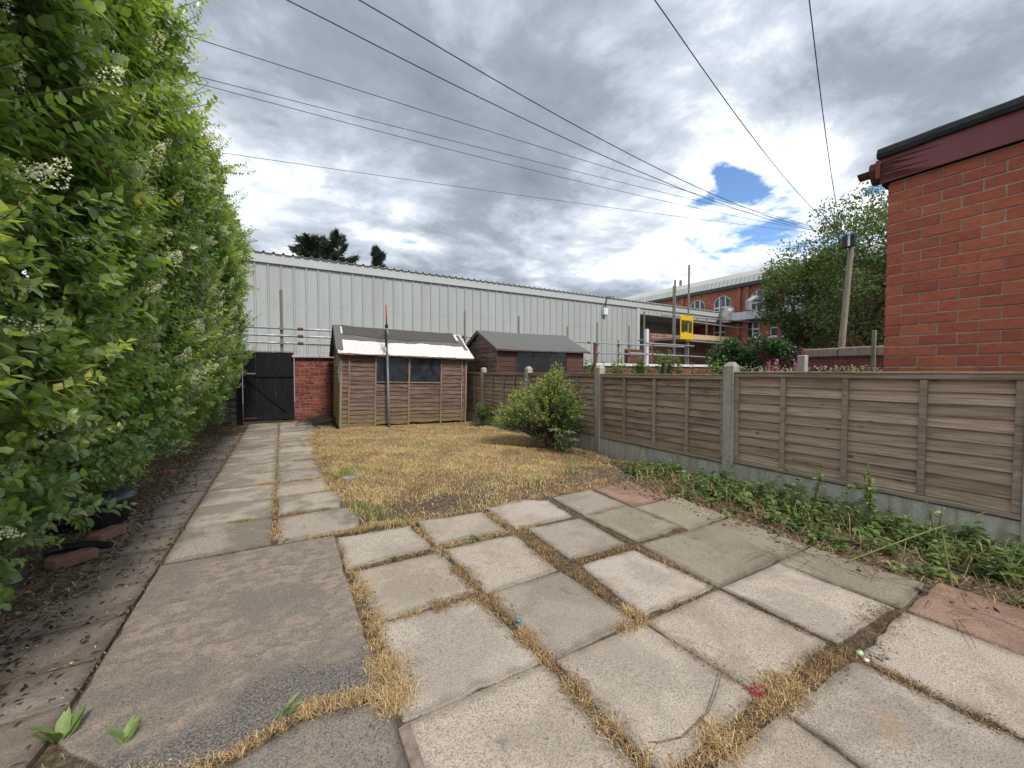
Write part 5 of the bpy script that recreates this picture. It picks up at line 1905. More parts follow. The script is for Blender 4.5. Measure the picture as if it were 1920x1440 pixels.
# pale rosette plant at its foot
rp2 = empty('rosette_plant', (3.50, 4.62, 0), label='small plant with a whorl of pale narrow leaves below the bush', cat='plant')
parts = []
stm = MB()
for (hx, hy, hz, n, L) in ((-0.02, 0.02, 0.36, 11, 0.125), (0.16, -0.10, 0.33, 10, 0.115), (0.10, 0.02, 0.26, 9, .10), (0.22, -.16, .22, 8, .10)):
    stm.tube([(0.1, -0.04, 0.0), (0.08 + hx * .4, hy * .5, hz * .55), (hx, hy, hz)], [.007, .006, .005], 6)
    a = np.linspace(0, 2 * np.pi, n, endpoint=False) + random.uniform(0, 1)
    el = np.where(np.arange(n) % 2, 0.25, 0.5)
    D = np.stack([np.cos(a) * np.cos(el), np.sin(a) * np.cos(el), np.sin(el)], 1)
    P = np.tile(np.array([hx, hy, hz]), (n, 1))
    parts.append(leaves(P, D, np.tile([[0, 0, 1.0]], (n, 1)), L * RNG.uniform(.8, 1.1, n), 0.034, RNG.uniform(.4, .75, n), LEAF_FULL, 0.22))
    n2 = 26
    P = np.stack([np.linspace(0.1, hx, n2), np.linspace(-.04, hy, n2), np.linspace(0.08, hz - .02, n2)], 1)
    parts.append(leaves(P, norm(RNG.normal(0, 1, (n2, 3)) * [1, 1, .3]), np.tile([[0, 0, 1.0]], (n2, 1)), .05, .02, RNG.uniform(.1, .4, n2), LEAF_FULL, .2))
V, T, tt_ = join(parts)
M_ROS = leafmat('pale spurge leaf', [(0.0, (0.04, 0.075, 0.035)), (0.5, (0.16, 0.24, 0.13)), (1.0, (0.34, 0.42, 0.27))], 0.5, 0.15)
link('leaves', np_mesh('leaves', V, T, M_ROS, tt_), rp2)
stm.build('stems', M_STEM, rp2)

# shrub in the corner by the old shed
cb = empty('shrub', (4.0, 8.05, 0), label='small dark green shrub in the corner between fence and old shed', cat='shrub')
V, T, tt_ = crown((0, 0, 0.26), (0.16, 0.24, 0.26), 2600, 0.035, 0.5, (0.1, 0.7), 41, 12)
tag(link('foliage', np_mesh('foliage', V, T, M_WEED, tt_), cb), kind='stuff')
mm = MB()
branchy(mm, (0, 0, 0), 0.4, 0.5, 6, 0.006, 3, 1)
mm.build('stems', M_STEM, cb)


# ------------------------------------------------------------------ trees
def tree(name, base, trunk_h, center, radii, nl, leafL, label, mat, seed, lumps=26, light=(0.1, 0.9), r0=0.3, nlimb=7):
    t = empty(name, base, label=label, cat='tree')
    b = Vector(base)
    m = MB()
    rr = random.Random(seed)
    top = Vector(center)
    pts = [Vector((0, 0, 0)), Vector((rr.uniform(-.1, .1), rr.uniform(-.1, .1), trunk_h * .5)), Vector((0, 0, trunk_h))]
    m.tube(pts, [r0, r0 * .8, r0 * .65], 10)
    c = top - b
    for k in range(nlimb):
        a = 2 * math.pi * k / nlimb + rr.uniform(-.3, .3)
        q = c + Vector((math.cos(a) * radii[0] * rr.uniform(.4, .85), math.sin(a) * radii[1] * rr.uniform(.4, .85), rr.uniform(-.4, .8) * radii[2]))
        s = Vector((0, 0, trunk_h * rr.uniform(.7, 1)))
        md = s.lerp(q, .5) + Vector((rr.uniform(-.3, .3), rr.uniform(-.3, .3), rr.uniform(0, .5)))
        m.tube([s, md, q], [r0 * .45, r0 * .28, r0 * .08], 7)
        for j in range(5):
            u = rr.uniform(.4, .95)
            p = md.lerp(q, u)
            e = Vector((rr.uniform(-1, 1), rr.uniform(-1, 1), rr.uniform(-.2, .9))).normalized()
            m.tube([p, p + e * radii[0] * .2, p + e * radii[0] * .4 + Vector((0, 0, .1))], [r0 * .14, r0 * .09, r0 * .03], 5)
    m.build('trunk', M_BARK, t, smooth=True)
    V, T, tt_ = crown(tuple(c), radii, nl, leafL, 0.6, light, seed, lumps, 0.45, 0.4, LEAF_SMALL, 1.0, (0.15, 0.32))
    tag(link('crown', np_mesh('crown', V, T, mat, tt_), t), kind='stuff')
    return t


tree('broadleaf_tree', (25.0, 7.6, 0), 3.4, (25.0, 7.4, 5.6), (4.3, 4.3, 4.0), 46000, 0.145, 'large broadleaf tree behind the leaning telegraph pole', M_TREE, 51, 110, (0.15, 0.75), 0.28, 11)
tree('broadleaf_tree', (24.0, 10.3, 0), 3.0, (24.0, 10.2, 5.0), (1.7, 2.0, 2.6), 9000, 0.15, 'smaller leafy tree in front of the factory, left of the large one', M_TREE, 53, 40, (0.05, 0.7), 0.2, 7)


def conifer(base, H, rad, label, seed):
    t = empty('conifer', base, label=label, cat='tree')
    m = MB()
    m.tube([(0, 0, 0), (0.05, 0, H * .6), (0, 0, H)], [.3, .14, .02], 8)
    r = np.random.default_rng(seed)
    parts = []
    for k in range(int(44 * rad / 2 + 20)):
        z = H * (1 - r.uniform(0, .5) ** 0.9)
        a = r.uniform(0, 6.28)
        ln = rad * (0.25 + 0.75 * ((H - z) / (0.5 * H)) ** 0.8) * r.uniform(.7, 1.15)
        el = r.uniform(0.25, 0.8)
        d = np.array([math.cos(a) * math.cos(el), math.sin(a) * math.cos(el), math.sin(el)])
        m.tube([(0, 0, z), Vector(d) * ln * .6 + Vector((0, 0, z)), Vector(d) * ln + Vector((0, 0, z + .1 * ln))], [.05, .03, .008], 5)
        n = 150
        u = r.uniform(0.15, 1.0, n)
        P = np.array([0, 0, z]) + d * (ln * u)[:, None] + np.array([0, 0, .1 * ln]) * (u ** 2)[:, None] + r.normal(0, .10, (n, 3)) * (1.2 - u)[:, None]
        D = norm(d + r.normal(0, .5, (n, 3)) + np.array([0, 0, .25]))
        parts.append(leaves(P, D, r.normal(0, 1, (n, 3)), r.uniform(.25, .5, n), .07, r.uniform(0, 1, n), LEAF_SMALL))
    m.build('trunk', M_BARK, t)
    V, T, tt_ = join(parts)
    tag(link('crown', np_mesh('crown', V, T, M_CONIFER, tt_), t), kind='stuff')


conifer((2.0, 31.0, 0), 10.6, 2.3, 'left one of the two dark conifer tops showing over the warehouse', 61)
conifer((3.5, 30.0, 0), 10.8, 1.9, 'taller dark conifer top right beside the left one over the warehouse', 62)
conifer((6.3, 30.0, 0), 10.3, 0.75, 'slim pointed conifer top alone above the warehouse roof', 63)

# ------------------------------------------------------------------ ivy bank and walls beyond the neighbouring gardens
wl2 = empty('brick_wall', (14.2, 4.0, 0), label='dark red brick wall with stone coping at the foot of the telegraph pole', cat='wall')
MB().box(0, 0.25, -3.4, 1.85, 0, 1.68).build('core', M_WALLY, wl2)
for k in range(6):
    MB().bbox(-0.1, 0.9, -3.4 + k * 0.88, -3.4 + k * 0.88 + 0.87, 1.683, 1.95 + random.uniform(-.01, .01), 0.03, 0.004).build('coping_stone', M_MORTAROLD, wl2)
wl3 = tag(MB().box(14.0, 14.3, 5.86, 8.6, 0, 1.98).build('brick_wall', M_WALLY), 'dark red brick wall carrying the dense ivy', 'wall')
iv = empty('ivy', (14.0, 7.3, 0), label='dense dark ivy mound spilling over the brick wall', cat='ivy')
V1 = crown((0.0, 0.0, 1.75), (0.7, 1.15, 0.8), 5200, 0.085, 0.85, (0.1, 0.9), 71, 26)
V2 = crown((-0.2, 0.75, 1.5), (0.5, 0.8, 0.6), 2600, 0.085, 0.85, (0.1, 0.8), 72, 16)
V, T, tt_ = join([V1, V2])
tag(link('leaves', np_mesh('leaves', V, T, M_IVY, tt_), iv), kind='stuff')
mm = MB()
branchy(mm, (0.1, 0.1, 0.2), 1.9, 0.35, 8, 0.025, 5, 1)
mm.build('stems', M_BARK, iv)


def weed(name, loc, h, seed, label=None, cat='plant', nst=3, leafL=0.06, mat=None, group=None, flower=None, lean=0.15, dens=16):
    r = np.random.default_rng(seed)
    t = empty(name, loc, label=label, cat=cat, group=group)
    m = MB()
    parts, fparts = [], []
    for k in range(nst):
        a = r.uniform(0, 6.28)
        hh = h * r.uniform(.65, 1.0)
        d = np.array([math.cos(a), math.sin(a), 0]) * hh * lean * r.uniform(.4, 1.4)
        u = np.linspace(0, 1, 6)
        pts = [tuple(d * q ** 1.6 + np.array([0, 0, hh * q])) for q in u]
        m.tube(pts, [0.006 * (1 - .13 * i) * (1 + h) for i in range(6)], 5)
        n = int(dens * hh / 0.5)
        q = r.uniform(0.12, 0.98, n)
        P = d[None] * (q ** 1.6)[:, None] + np.array([0, 0, hh])[None] * q[:, None]
        az = r.uniform(0, 6.28, n)
        D = np.stack([np.cos(az), np.sin(az), r.uniform(0, .7, n)], 1)
        L = leafL * r.uniform(.6, 1.2, n) * (1.25 - .55 * q)
        parts.append(leaves(P, D, np.tile([[0, 0, 1.0]], (n, 1)) + r.normal(0, .25, (n, 3)), L, L * .5, r.uniform(.2, 1, n), LEAF_FULL, .25))
        if flower is not None:
            nf = 60
            q = r.uniform(0.80, 1.04, nf)
            P = d[None] * (q ** 1.6)[:, None] + np.array([0, 0, hh])[None] * q[:, None] + norm(r.normal(0, 1, (nf, 3))) * ((1.06 - q) * .28)[:, None]
            fparts.append(leaves(P, r.normal(0, 1, (nf, 3)), r.normal(0, 1, (nf, 3)), .05, .04, r.uniform(0, 1, nf), LEAF_SMALL))
    m.build('stems', M_STEM, t)
    V, T, tt_ = join(parts)
    link('leaves', np_mesh('leaves', V, T, mat or M_WEED, tt_), t)
    if fparts:
        V, T, tt_ = join(fparts)
        link('blossom', np_mesh('blossom', V, T, flower, tt_), t)
    return t


# self sown plants in the neighbouring gardens, seen over the fence
k = 0
for (x, y, h) in ((9.2, 8.9, 1.75), (9.5, 8.5, 1.95), (9.6, 8.15, 1.8), (9.4, 7.8, 1.7), (9.9, 7.7, 1.95), (9.5, 7.35, 1.9), (9.7, 7.0, 1.75), (9.8, 6.6, 1.65), (9.9, 6.2, 1.7), (9.4, 9.4, 1.5), (9.9, 5.8, 1.55), (8.3, 9.3, 1.75), (8.8, 8.8, 1.6)):
    weed('wild_plant', (x, y, 0), h, 100 + k, 'tall light green wild plant rising above the fence in front of the white coping', 'plant', 8, 0.15, None, 'wild plants seen over the fence', None, 0.14, 26)
    k += 1
fw = [((10.0, 4.92, 0), 1.66, 'fireweed with a pink spike, leftmost of the pink flowers over the fence'),
      ((10.1, 4.78, 0), 1.46, 'low pink flower spike, second from the left over the fence'),
      ((10.0, 4.43, 0), 1.50, 'pink flower spike in front of the dark red wall'),
      ((10.2, 4.33, 0), 1.42, 'short pink flower spike right of the middle one'),
      ((10.0, 4.20, 0), 1.62, 'tallest pink flower spike beside the grey post over the fence'),
      ((10.0, 3.27, 0), 1.46, 'single pink flower spike under the telegraph pole'),
      ((10.0, 2.84, 0), 1.44, 'pink flower spike beside the brick building corner')]
for q, (loc, h, lab) in enumerate(fw):
    weed('fireweed', loc, h, 140 + q, lab, 'flower', 1, 0.11, None, 'pink fireweed over the fence', M_PINKF, 0.05, 40)
V, T, tt_ = [], [], []
pts = np.stack([RNG.uniform(9.6, 10.6, 1500), RNG.uniform(2.6, 6.2, 1500), RNG.uniform(0.8, 1.36, 1500)], 1)
D = RNG.normal(0, 1, pts.shape)
V, T, tt_ = leaves(pts, D, RNG.normal(0, .6, pts.shape) + [0, 0, 1], .07, .035, RNG.uniform(.2, 1, len(pts)), LEAF_SMALL)
tag(link('wild_growth', np_mesh('wild_growth', V, T, leafmat('seedheads', [(0, (0.10, 0.13, 0.05)), (0.6, (0.30, 0.28, 0.14)), (1, (0.48, 0.36, 0.33))]), tt_)), 'low wild growth with faded pinkish seedheads beyond the fence', 'plants', kind='stuff')
tag(MB().bbox(8.93, 9.07, 3.68, 3.82, -0.1, 1.57, 0.012).build('concrete_post', M_POST), 'short grey concrete post top among the pink flowers', 'post')
tag(MB().bbox(8.95, 9.04, 7.0, 7.09, -0.1, 1.50, 0.008).build('timber_post', M_DARKTWIG), 'dark timber post top among the wild plants over the fence', 'post')
tag(MB().bbox(13.0, 13.07, 3.82, 3.9, 0, 2.3, 0.006).build('wire_post', M_POLEWOOD), 'thin timber post in front of the tree by the brick building', 'post')

# ------------------------------------------------------------------ dead lawn
def inlawn(x, y):
    e = 0.06 * np.sin(y * 5.2) + 0.05 * np.sin(y * 11.3 + 1) + 0.03 * np.sin(y * 23)
    left = np.where(y > 3.9, 0.44 + e, 0.50 + e * .5) + 0.16 * np.clip((y - 8.8), 0, 1)
    front = 3.14 + 0.05 * np.sin(x * 6) + 0.03 * np.sin(x * 15)
    ok = (x > left) & (x < 4.12) & (y > front) & (y < 10.2)
    ok &= ~((y > 9.0) & (x > 0.98))
    ok &= ~((x > 3.3) & (y < 3.5 + 0.4 * np.sin(x * 7)))
    return ok


N_L = 230000
lx, ly = RNG.uniform(0.3, 4.15, N_L), RNG.uniform(3.05, 10.2, N_L)
bare = (np.exp(-(((lx - 1.25) / .50) ** 2 + ((ly - 3.44) / .22) ** 2)) * 1.0 + np.exp(-(((lx - 1.95) / .35) ** 2 + ((ly - 4.0) / .12) ** 2)) * .8
        + np.exp(-(((lx - 3.75) / .45) ** 2 + ((ly - 4.55) / .6) ** 2)) * .9 + np.exp(-(((lx - 3.35) / .3) ** 2 + ((ly - 3.6) / .4) ** 2)) * .75)
thin = 0.5 + 0.5 * vnoise(lx * 2.3, ly * 2.1, 3)
keep = inlawn(lx, ly) & (RNG.uniform(0, 1, N_L) > bare) & (RNG.uniform(0, 1, N_L) < np.clip(-0.05 + 1.15 * thin + 0.3 * vnoise(lx * 9, ly * 8, 8), 0.06, 1)) & (RNG.uniform(0, 1, N_L) < np.clip(1.4 - ly / 11, 0.4, 1))
lx, ly = lx[keep], ly[keep]
lz = gz(lx, ly) - 0.004
gr = vnoise(lx * 2.9 + 3, ly * 2.4, 9) + 0.35 * vnoise(lx * 8, ly * 7, 4)
tufts = np.zeros_like(lx)
for (tx, ty, tr) in ((0.70, 3.42, .17), (0.60, 3.60, .15), (0.80, 3.25, .12), (0.58, 3.85, .12), (1.45, 3.30, .10), (1.35, 4.35, .07), (0.75, 5.2, .2), (1.2, 4.7, .08), (3.05, 4.55, .15), (3.35, 4.2, .12), (3.0, 3.7, .12), (2.35, 3.5, .1), (0.62, 4.9, .18), (1.0, 5.0, .14), (1.55, 4.25, .06), (2.9, 5.0, .1)):
    tufts += np.exp(-(((lx - tx) ** 2 + (ly - ty) ** 2) / tr ** 2))
tufts = np.clip(tufts, 0, 1)
tn = 0.57 + 0.14 * vnoise(lx * 1.7, ly * 1.9, 6) + 0.13 * vnoise(lx * 6.1, ly * 5.3, 14) + RNG.normal(0, .12, len(lx))
greenp = (gr > 0.42).astype(float) * RNG.uniform(0, 1, len(lx)) * 0.75 + tufts * RNG.uniform(0.2, 1.1, len(lx))
tn = np.clip(np.where(greenp > 0.45, 0.76 + 0.22 * np.minimum(greenp, 1), tn), 0, 1)
hh = RNG.uniform(0.02, 0.055, len(lx)) * np.where(RNG.uniform(0, 1, len(lx)) < .06, 1.7, 1) * (1 + 0.9 * tufts)
lean = np.clip(RNG.normal(0.75, .25, len(lx)) - 0.35 * tufts, 0.1, 1.0)
V, T, tt_ = blades(np.stack([lx, ly, lz], 1), hh, RNG.uniform(.0035, .0075, len(lx)), lean, tn)
tag(link('lawn', np_mesh('lawn', V, T, M_STRAW, tt_)), 'patchy sun dried lawn of straw coloured grass', 'lawn', kind='stuff')

# ------------------------------------------------------------------ grass, weeds and muck in the paving joints
JP, JH, JT, JL = [], [], [], []


def joint(pts, dens, w=0.02, h=(0.02, 0.045), tint=(0.25, 0.7), lean=0.9, z=-0.008):
    for (a, b) in zip(pts[:-1], pts[1:]):
        L = math.hypot(b[0] - a[0], b[1] - a[1])
        n = max(1, int(L * dens))
        t = RNG.uniform(0, 1, n)
        cl = 0.5 + 0.5 * np.sin(t * L * 23 + a[0] * 40) * np.sin(t * L * 9 + a[1] * 17)
        k = RNG.uniform(0, 1, n) < np.clip(0.12 + 1.0 * cl, 0.05, 1)
        t = t[k]
        cl = cl[k]
        n = len(t)
        nrm = np.array([-(b[1] - a[1]), b[0] - a[0]]) / max(L, 1e-6)
        o = RNG.normal(0, w * .5, n)
        JP.append(np.stack([a[0] + (b[0] - a[0]) * t + nrm[0] * o, a[1] + (b[1] - a[1]) * t + nrm[1] * o, np.full(n, z)], 1))
        JH.append(RNG.uniform(h[0], h[1], n) * (0.65 + 0.5 * cl))
        JT.append(np.clip(RNG.uniform(tint[0], tint[1], n) + np.where(RNG.uniform(0, 1, n) < .18, -.35, 0), 0, 1))
        JL.append(np.clip(RNG.normal(lean, .25, n), .15, 1.0))


STRAW, BROWN, MIXG = (0.35, 0.72), (0.0, 0.45), (0.45, 0.86)
# column joints
joint([(0.335, 3.1), (0.34, 2.6)], 900, .03, (.02, .045), STRAW)
joint([(0.36, 2.58), (0.365, 2.25)], 2600, .05, (.03, .06), STRAW)
joint([(0.37, 2.25), (0.375, 1.95)], 2600, .06, (.03, .06), STRAW)
joint([(0.375, 1.95), (0.36, 1.75)], 2600, .05, (.03, .06), STRAW)
joint([(0.36, 1.75), (0.35, 1.38)], 5200, .075, (.035, .07), (0.4, 0.75))
joint([(0.35, 0.95), (0.35, 0.6)], 1500, .03, (.03, .07), (0.5, 0.9))
joint([(0.915, 3.05), (0.91, 2.66)], 1300, .06, (.02, .05), STRAW)
joint([(0.91, 2.66), (0.925, 2.4)], 1400, .05, (.02, .045), STRAW)
joint([(0.925, 2.3), (0.945, 1.9)], 3600, .06, (.02, .045), (0.25, .55))
joint([(0.945, 1.9), (0.955, 1.62)], 3800, .07, (.025, .05), (0.25, .55))
joint([(0.955, 1.55), (0.965, 1.30)], 3400, .05, (.03, .055), (0.3, .65))
joint([(0.965, 1.30), (0.965, 1.05)], 3000, .05, (.03, .06), (0.15, .7))
joint([(0.965, 1.05), (0.965, 0.80)], 3800, .06, (.035, .07), (0.2, .75))
joint([(1.545, 3.05), (1.54, 2.62)], 1800, .06, (.025, .06), STRAW)
joint([(1.57, 2.58), (1.56, 2.25)], 3600, .09, (.02, .05), (0.2, .6))
joint([(1.56, 2.25), (1.54, 1.95)], 3900, .11, (.02, .05), (0.15, .6))
joint([(1.54, 1.9), (1.53, 1.45)], 3000, .07, (.02, .045), (0.1, .55))
joint([(1.525, 1.42), (1.52, 1.26)], 3000, .06, (.03, .06), (0.3, .7))
joint([(1.52, 1.2), (1.54, 0.82)], 1300, .03, (.015, .035), (0.1, .55))
joint([(2.20, 3.0), (2.18, 2.55)], 500, .03, (.015, .03), BROWN)
joint([(2.19, 2.5), (2.15, 1.95)], 1500, .04, (.015, .03), BROWN)
joint([(2.14, 1.95), (2.13, 1.3)], 1500, .04, (.02, .04), (0.1, .6))
joint([(2.14, 1.2), (2.145, 0.72)], 1900, .035, (.012, .025), (0.0, .3))
joint([(2.13, 0.70), (2.13, 0.15)], 2600, .04, (.015, .04), (0.0, .6))
joint([(2.765, 2.95), (2.74, 2.0)], 350, .03, (.015, .03), BROWN)
joint([(2.75, 1.2), (2.755, 0.75)], 900, .03, (.015, .03), BROWN)
joint([(2.76, 0.68), (2.755, 0.1)], 600, .03, (.015, .03), BROWN)
# row joints
joint([(0.35, 2.575), (0.93, 2.585)], 1500, .035, (.015, .03), (0.1, .6))
joint([(0.93, 2.6), (1.55, 2.575)], 2300, .04, (.018, .035), STRAW)
joint([(1.58, 2.57), (1.82, 2.565)], 2600, .05, (.02, .05), STRAW)
joint([(0.40, 1.955), (0.60, 1.945)], 2400, .03, (.02, .04), STRAW)
joint([(0.66, 1.945), (0.94, 1.935)], 3800, .06, (.02, .045), (0.25, .55))
joint([(1.0, 1.915), (1.45, 1.905)], 160, .02, (.012, .025), STRAW)
joint([(1.62, 1.93), (2.14, 1.91)], 3000, .05, (.015, .035), (0.1, .55))
joint([(2.2, 1.925), (2.72, 1.93)], 1200, .05, (.015, .03), BROWN)
joint([(0.95, 1.31), (0.4, 1.345)], 90, .015, (.012, .022), MIXG)
joint([(1.35, 1.315), (1.55, 1.305)], 2400, .04, (.02, .05), (0.3, .75))
joint([(1.6, 1.31), (2.12, 1.285)], 700, .03, (.012, .03), (0.1, .7))
joint([(2.16, 1.285), (2.75, 1.26)], 250, .03, (.012, .03), BROWN)
joint([(1.0, 0.73), (1.3, 0.725)], 5200, .06, (.03, .07), (0.25, .75))
joint([(1.3, 0.725), (1.55, 0.72)], 5200, .06, (.03, .06), (0.15, .7))
joint([(1.55, 0.73), (1.85, 0.725)], 5600, .07, (.03, .07), (0.2, .75))
joint([(1.85, 0.72), (2.14, 0.71)], 3600, .06, (.02, .045), (0.1, .55))
joint([(2.16, 0.70), (2.72, 0.69)], 1200, .09, (.015, .04), (0.0, .3))
joint([(2.45, 0.70), (2.72, 0.69)], 1600, .10, (.02, .06), (0.0, .35))
# concrete pad edge
joint([(-0.45, 1.55), (-0.17, 1.51)], 2600, .05, (.02, .05), (0.35, .75))
joint([(-0.17, 1.51), (0.04, 1.57)], 1800, .03, (.025, .05), STRAW)
joint([(0.04, 1.58), (0.34, 1.52)], 3800, .04, (.03, .065), (0.4, .72))
joint([(-0.72, 1.7), (-0.45, 1.52)], 1400, .08, (.015, .04), (0.1, .7))
# path joints
for yj, xa, xb, de, ti in ((3.23, 0.15, 0.6, 1500, STRAW), (3.23, -0.5, -0.2, 300, BROWN), (3.86, -0.4, 0.36, 1700, (0.15, .6)), (4.44, 0.05, 0.42, 500, STRAW), (5.03, -0.25, 0.30, 1300, STRAW),
                           (5.6, -0.35, -0.2, 700, STRAW), (6.2, 0.1, 0.4, 700, STRAW), (6.78, 0.05, 0.45, 700, STRAW), (7.4, 0.0, .5, 500, BROWN), (8.0, -0.2, 0.5, 900, STRAW), (8.6, -.4, .3, 700, STRAW), (9.2, -.3, .1, 800, STRAW), (9.8, -.5, .5, 300, BROWN)):
    joint([(xa, yj + 0.01), (xb, yj - 0.02)], de * 1.8, .05, (.025, .055), ti)
joint([(-0.06, 3.3), (-0.075, 3.75)], 1500, .06, (.03, .06), STRAW)
joint([(-0.08, 3.95), (-0.09, 4.9)], 1500, .045, (.02, .045), STRAW)
joint([(-0.09, 5.0), (-0.095, 8.5)], 700, .05, (.02, .04), STRAW)
joint([(-0.705, 2.1), (-0.705, 9.0)], 260, .03, (.012, .03), (0.0, .6))
joint([(-0.70, 6.2), (-0.73, 9.6)], 900, .09, (.015, .04), (0.1, .8))
# ragged turf edge along path and patio
joint([(0.42, 4.2), (0.44, 9.0)], 1500, .08, (.03, .06), (0.35, .8))
joint([(0.60, 3.25), (0.9, 3.17)], 3000, .05, (.03, .07), (0.45, .95))
joint([(0.9, 3.16), (2.75, 3.13)], 1100, .07, (.02, .05), (0.3, .8))
joint([(-0.8, 10.6), (0.3, 11.0)], 1200, .12, (.02, .06), (0.2, .9))
joint([(-1.1, 9.8), (-0.7, 10.8)], 2200, .25, (.02, .07), (0.2, .85))
P = np.concatenate(JP)
V, T, tt_ = blades(P, np.concatenate(JH), RNG.uniform(.0016, .0032, len(P)), np.concatenate(JL), np.concatenate(JT))
tag(link('joint_grass', np_mesh('joint_grass', V, T, M_STRAW, tt_)), 'dry grass growing in the joints of the paving', 'grass', kind='stuff')

# crumbs of soil and moss lying in and beside the joints
cp = np.concatenate([P[RNG.integers(0, len(P), 9000)] + RNG.normal(0, .018, (9000, 3)) * [1, 1, 0]])
cp[:, 2] = 0.0015
V, T, tt_ = leaves(cp, RNG.normal(0, 1, cp.shape) * [1, 1, .4], RNG.normal(0, .6, cp.shape) + [0, 0, 1], RNG.uniform(.004, .012, len(cp)), RNG.uniform(.003, .007, len(cp)), RNG.uniform(0, .5, len(cp)), LEAF_SMALL)
tag(link('joint_debris', np_mesh('joint_debris', V, T, M_LITTER, tt_)), 'crumbs of soil and moss along the paving joints', 'debris', kind='stuff')

# ------------------------------------------------------------------ leaf litter under the hedge and by the fence
n = 9000
x = -0.98 - np.abs(RNG.normal(0, .30, n))
y = RNG.uniform(1.4, 10.6, n)
sp_ = RNG.uniform(0, 1, n) < 0.16
x = np.where(sp_, RNG.uniform(-1.15, -0.72, n), x)
z = np.where(x > -1.15, 0.003, gz(x, y) + 0.008)
tn = np.where(RNG.uniform(0, 1, n) < .10, 1.0, RNG.uniform(0, .88, n))
L = RNG.uniform(.012, .04, n) * np.where(tn > .95, .35, 1)
P1 = np.stack([x, y, z], 1)
n2 = 3200
P2 = np.stack([RNG.uniform(3.05, 4.1, n2), RNG.uniform(0.1, 4.6, n2), np.full(n2, .006)], 1)
P2[:, 0] = np.where(P2[:, 1] > 3.2, P2[:, 0] * .4 + 2.2 + .25, P2[:, 0])
P2[:, 2] = np.maximum(gz(P2[:, 0], P2[:, 1]) + .012, 0.003)
n3 = 2500
P3 = np.stack([RNG.uniform(0.45, 3.9, n3), RNG.uniform(3.1, 4.6, n3), np.zeros(n3)], 1)
P3[:, 2] = gz(P3[:, 0], P3[:, 1]) + .008
PA = np.concatenate([P1, P2, P3])
LA = np.concatenate([L, RNG.uniform(.012, .045, n2), RNG.uniform(.008, .025, n3)])
TA = np.concatenate([tn, RNG.uniform(0, .85, n2), np.where(RNG.uniform(0, 1, n3) < .06, 1, RNG.uniform(.0, .8, n3))])
V, T, tt_ = leaves(PA, RNG.normal(0, 1, PA.shape) * [1, 1, .25], RNG.normal(0, .5, PA.shape) + [0, 0, 1], LA, LA * RNG.uniform(.25, .6, len(LA)), TA, LEAF_SMALL, .2)
tag(link('leaf_litter', np_mesh('leaf_litter', V, T, M_LITTER, tt_)), 'brown leaf litter and pale petals under the hedge and fence', 'leaf litter', kind='stuff')
# scattered specks on the slabs
n = 1400
PS = np.stack([RNG.uniform(-0.7, 3.2, n), RNG.uniform(0.2, 4.5, n), np.full(n, .0045)], 1)
V, T, tt_ = leaves(PS, RNG.normal(0, 1, PS.shape) * [1, 1, .2], RNG.normal(0, .4, PS.shape) + [0, 0, 1], RNG.uniform(.003, .012, n), RNG.uniform(.002, .005, n), np.where(RNG.uniform(0, 1, n) < .15, 1, RNG.uniform(0, .4, n)), LEAF_SMALL)
tag(link('specks', np_mesh('specks', V, T, M_LITTER, tt_)), 'tiny dark specks and grit scattered over the paving', 'debris', kind='stuff')

n = 9000
sx = np.where(RNG.uniform(0, 1, n) < .55, RNG.uniform(-1.75, -0.95, n), RNG.uniform(3.18, 4.0, n))
sy = np.where(sx < 0, RNG.uniform(1.6, 10.6, n), RNG.uniform(0.05, 4.6, n))
sz = np.where((sx > -1.2) & (sx < 3.25), 0.002, gz(sx, sy) + .006)
keep = (vnoise(sx * 3, sy * 3, 12) > -0.25)
V, T, tt_ = blades(np.stack([sx, sy, sz], 1)[keep], RNG.uniform(.03, .11, keep.sum()), RNG.uniform(.002, .004, keep.sum()), RNG.uniform(.9, 1.05, keep.sum()), RNG.uniform(.05, .72, keep.sum()))
tag(link('straw_litter', np_mesh('straw_litter', V, T, M_STRAW, tt_)), 'flattened dead straw along the hedge bed and fence foot', 'straw', kind='stuff')
tw = MB()
for k in range(150):
    if k < 60:
        p = Vector((random.uniform(-1.6, -1.0), random.uniform(2.0, 7.0), 0.03))
        ln = random.uniform(.06, .28)
    elif k < 120:
        p = Vector((random.uniform(2.75, 3.5), random.uniform(0.25, 1.5), 0.012))
        ln = random.uniform(.05, .3)
    else:
        p = Vector((random.uniform(3.3, 4.0), random.uniform(4.0, 5.0), 0.03))
        ln = random.uniform(.15, .45)
    a = random.uniform(0, 6.28)
    d = Vector((math.cos(a), math.sin(a), random.uniform(-.02, .1)))
    tw.tube([p, p + d * ln * .5 + Vector((random.uniform(-.02, .02), random.uniform(-.02, .02), .01)), p + d * ln], [.0022, .0018, .001], 4, False, random.random())
tag(tw.build('fallen_twigs', M_TWIG), 'thin dead twigs and stalks lying on the ground', 'twigs', kind='stuff')
tp1 = MB()
for k in range(260):
    p = Vector((random.gauss(0.78, .18), random.gauss(10.3, .28), random.uniform(0, .14)))
    a = random.gauss(0.3, .7)
    ln = random.uniform(.12, .45)
    d = Vector((math.cos(a), math.sin(a), random.uniform(-.15, .15)))
    tp1.tube([p - d * ln / 2, p + Vector((0, 0, .02)), p + d * ln / 2], [.004, .0045, .002], 4, False)
tag(tp1.build('twig_pile', M_DARKTWIG), 'heap of dark dead twigs at the foot of the brick pier', 'twig pile')
st1 = MB().tube([(1.02, 0.86, .004), (1.05, 0.83, .012), (1.14, 0.80, .012), (1.30, 0.81, .016), (1.42, 0.85, .02), (1.53, 0.90, .016)], [.002, .003, .0028, .0025, .0022, .0015], 5)
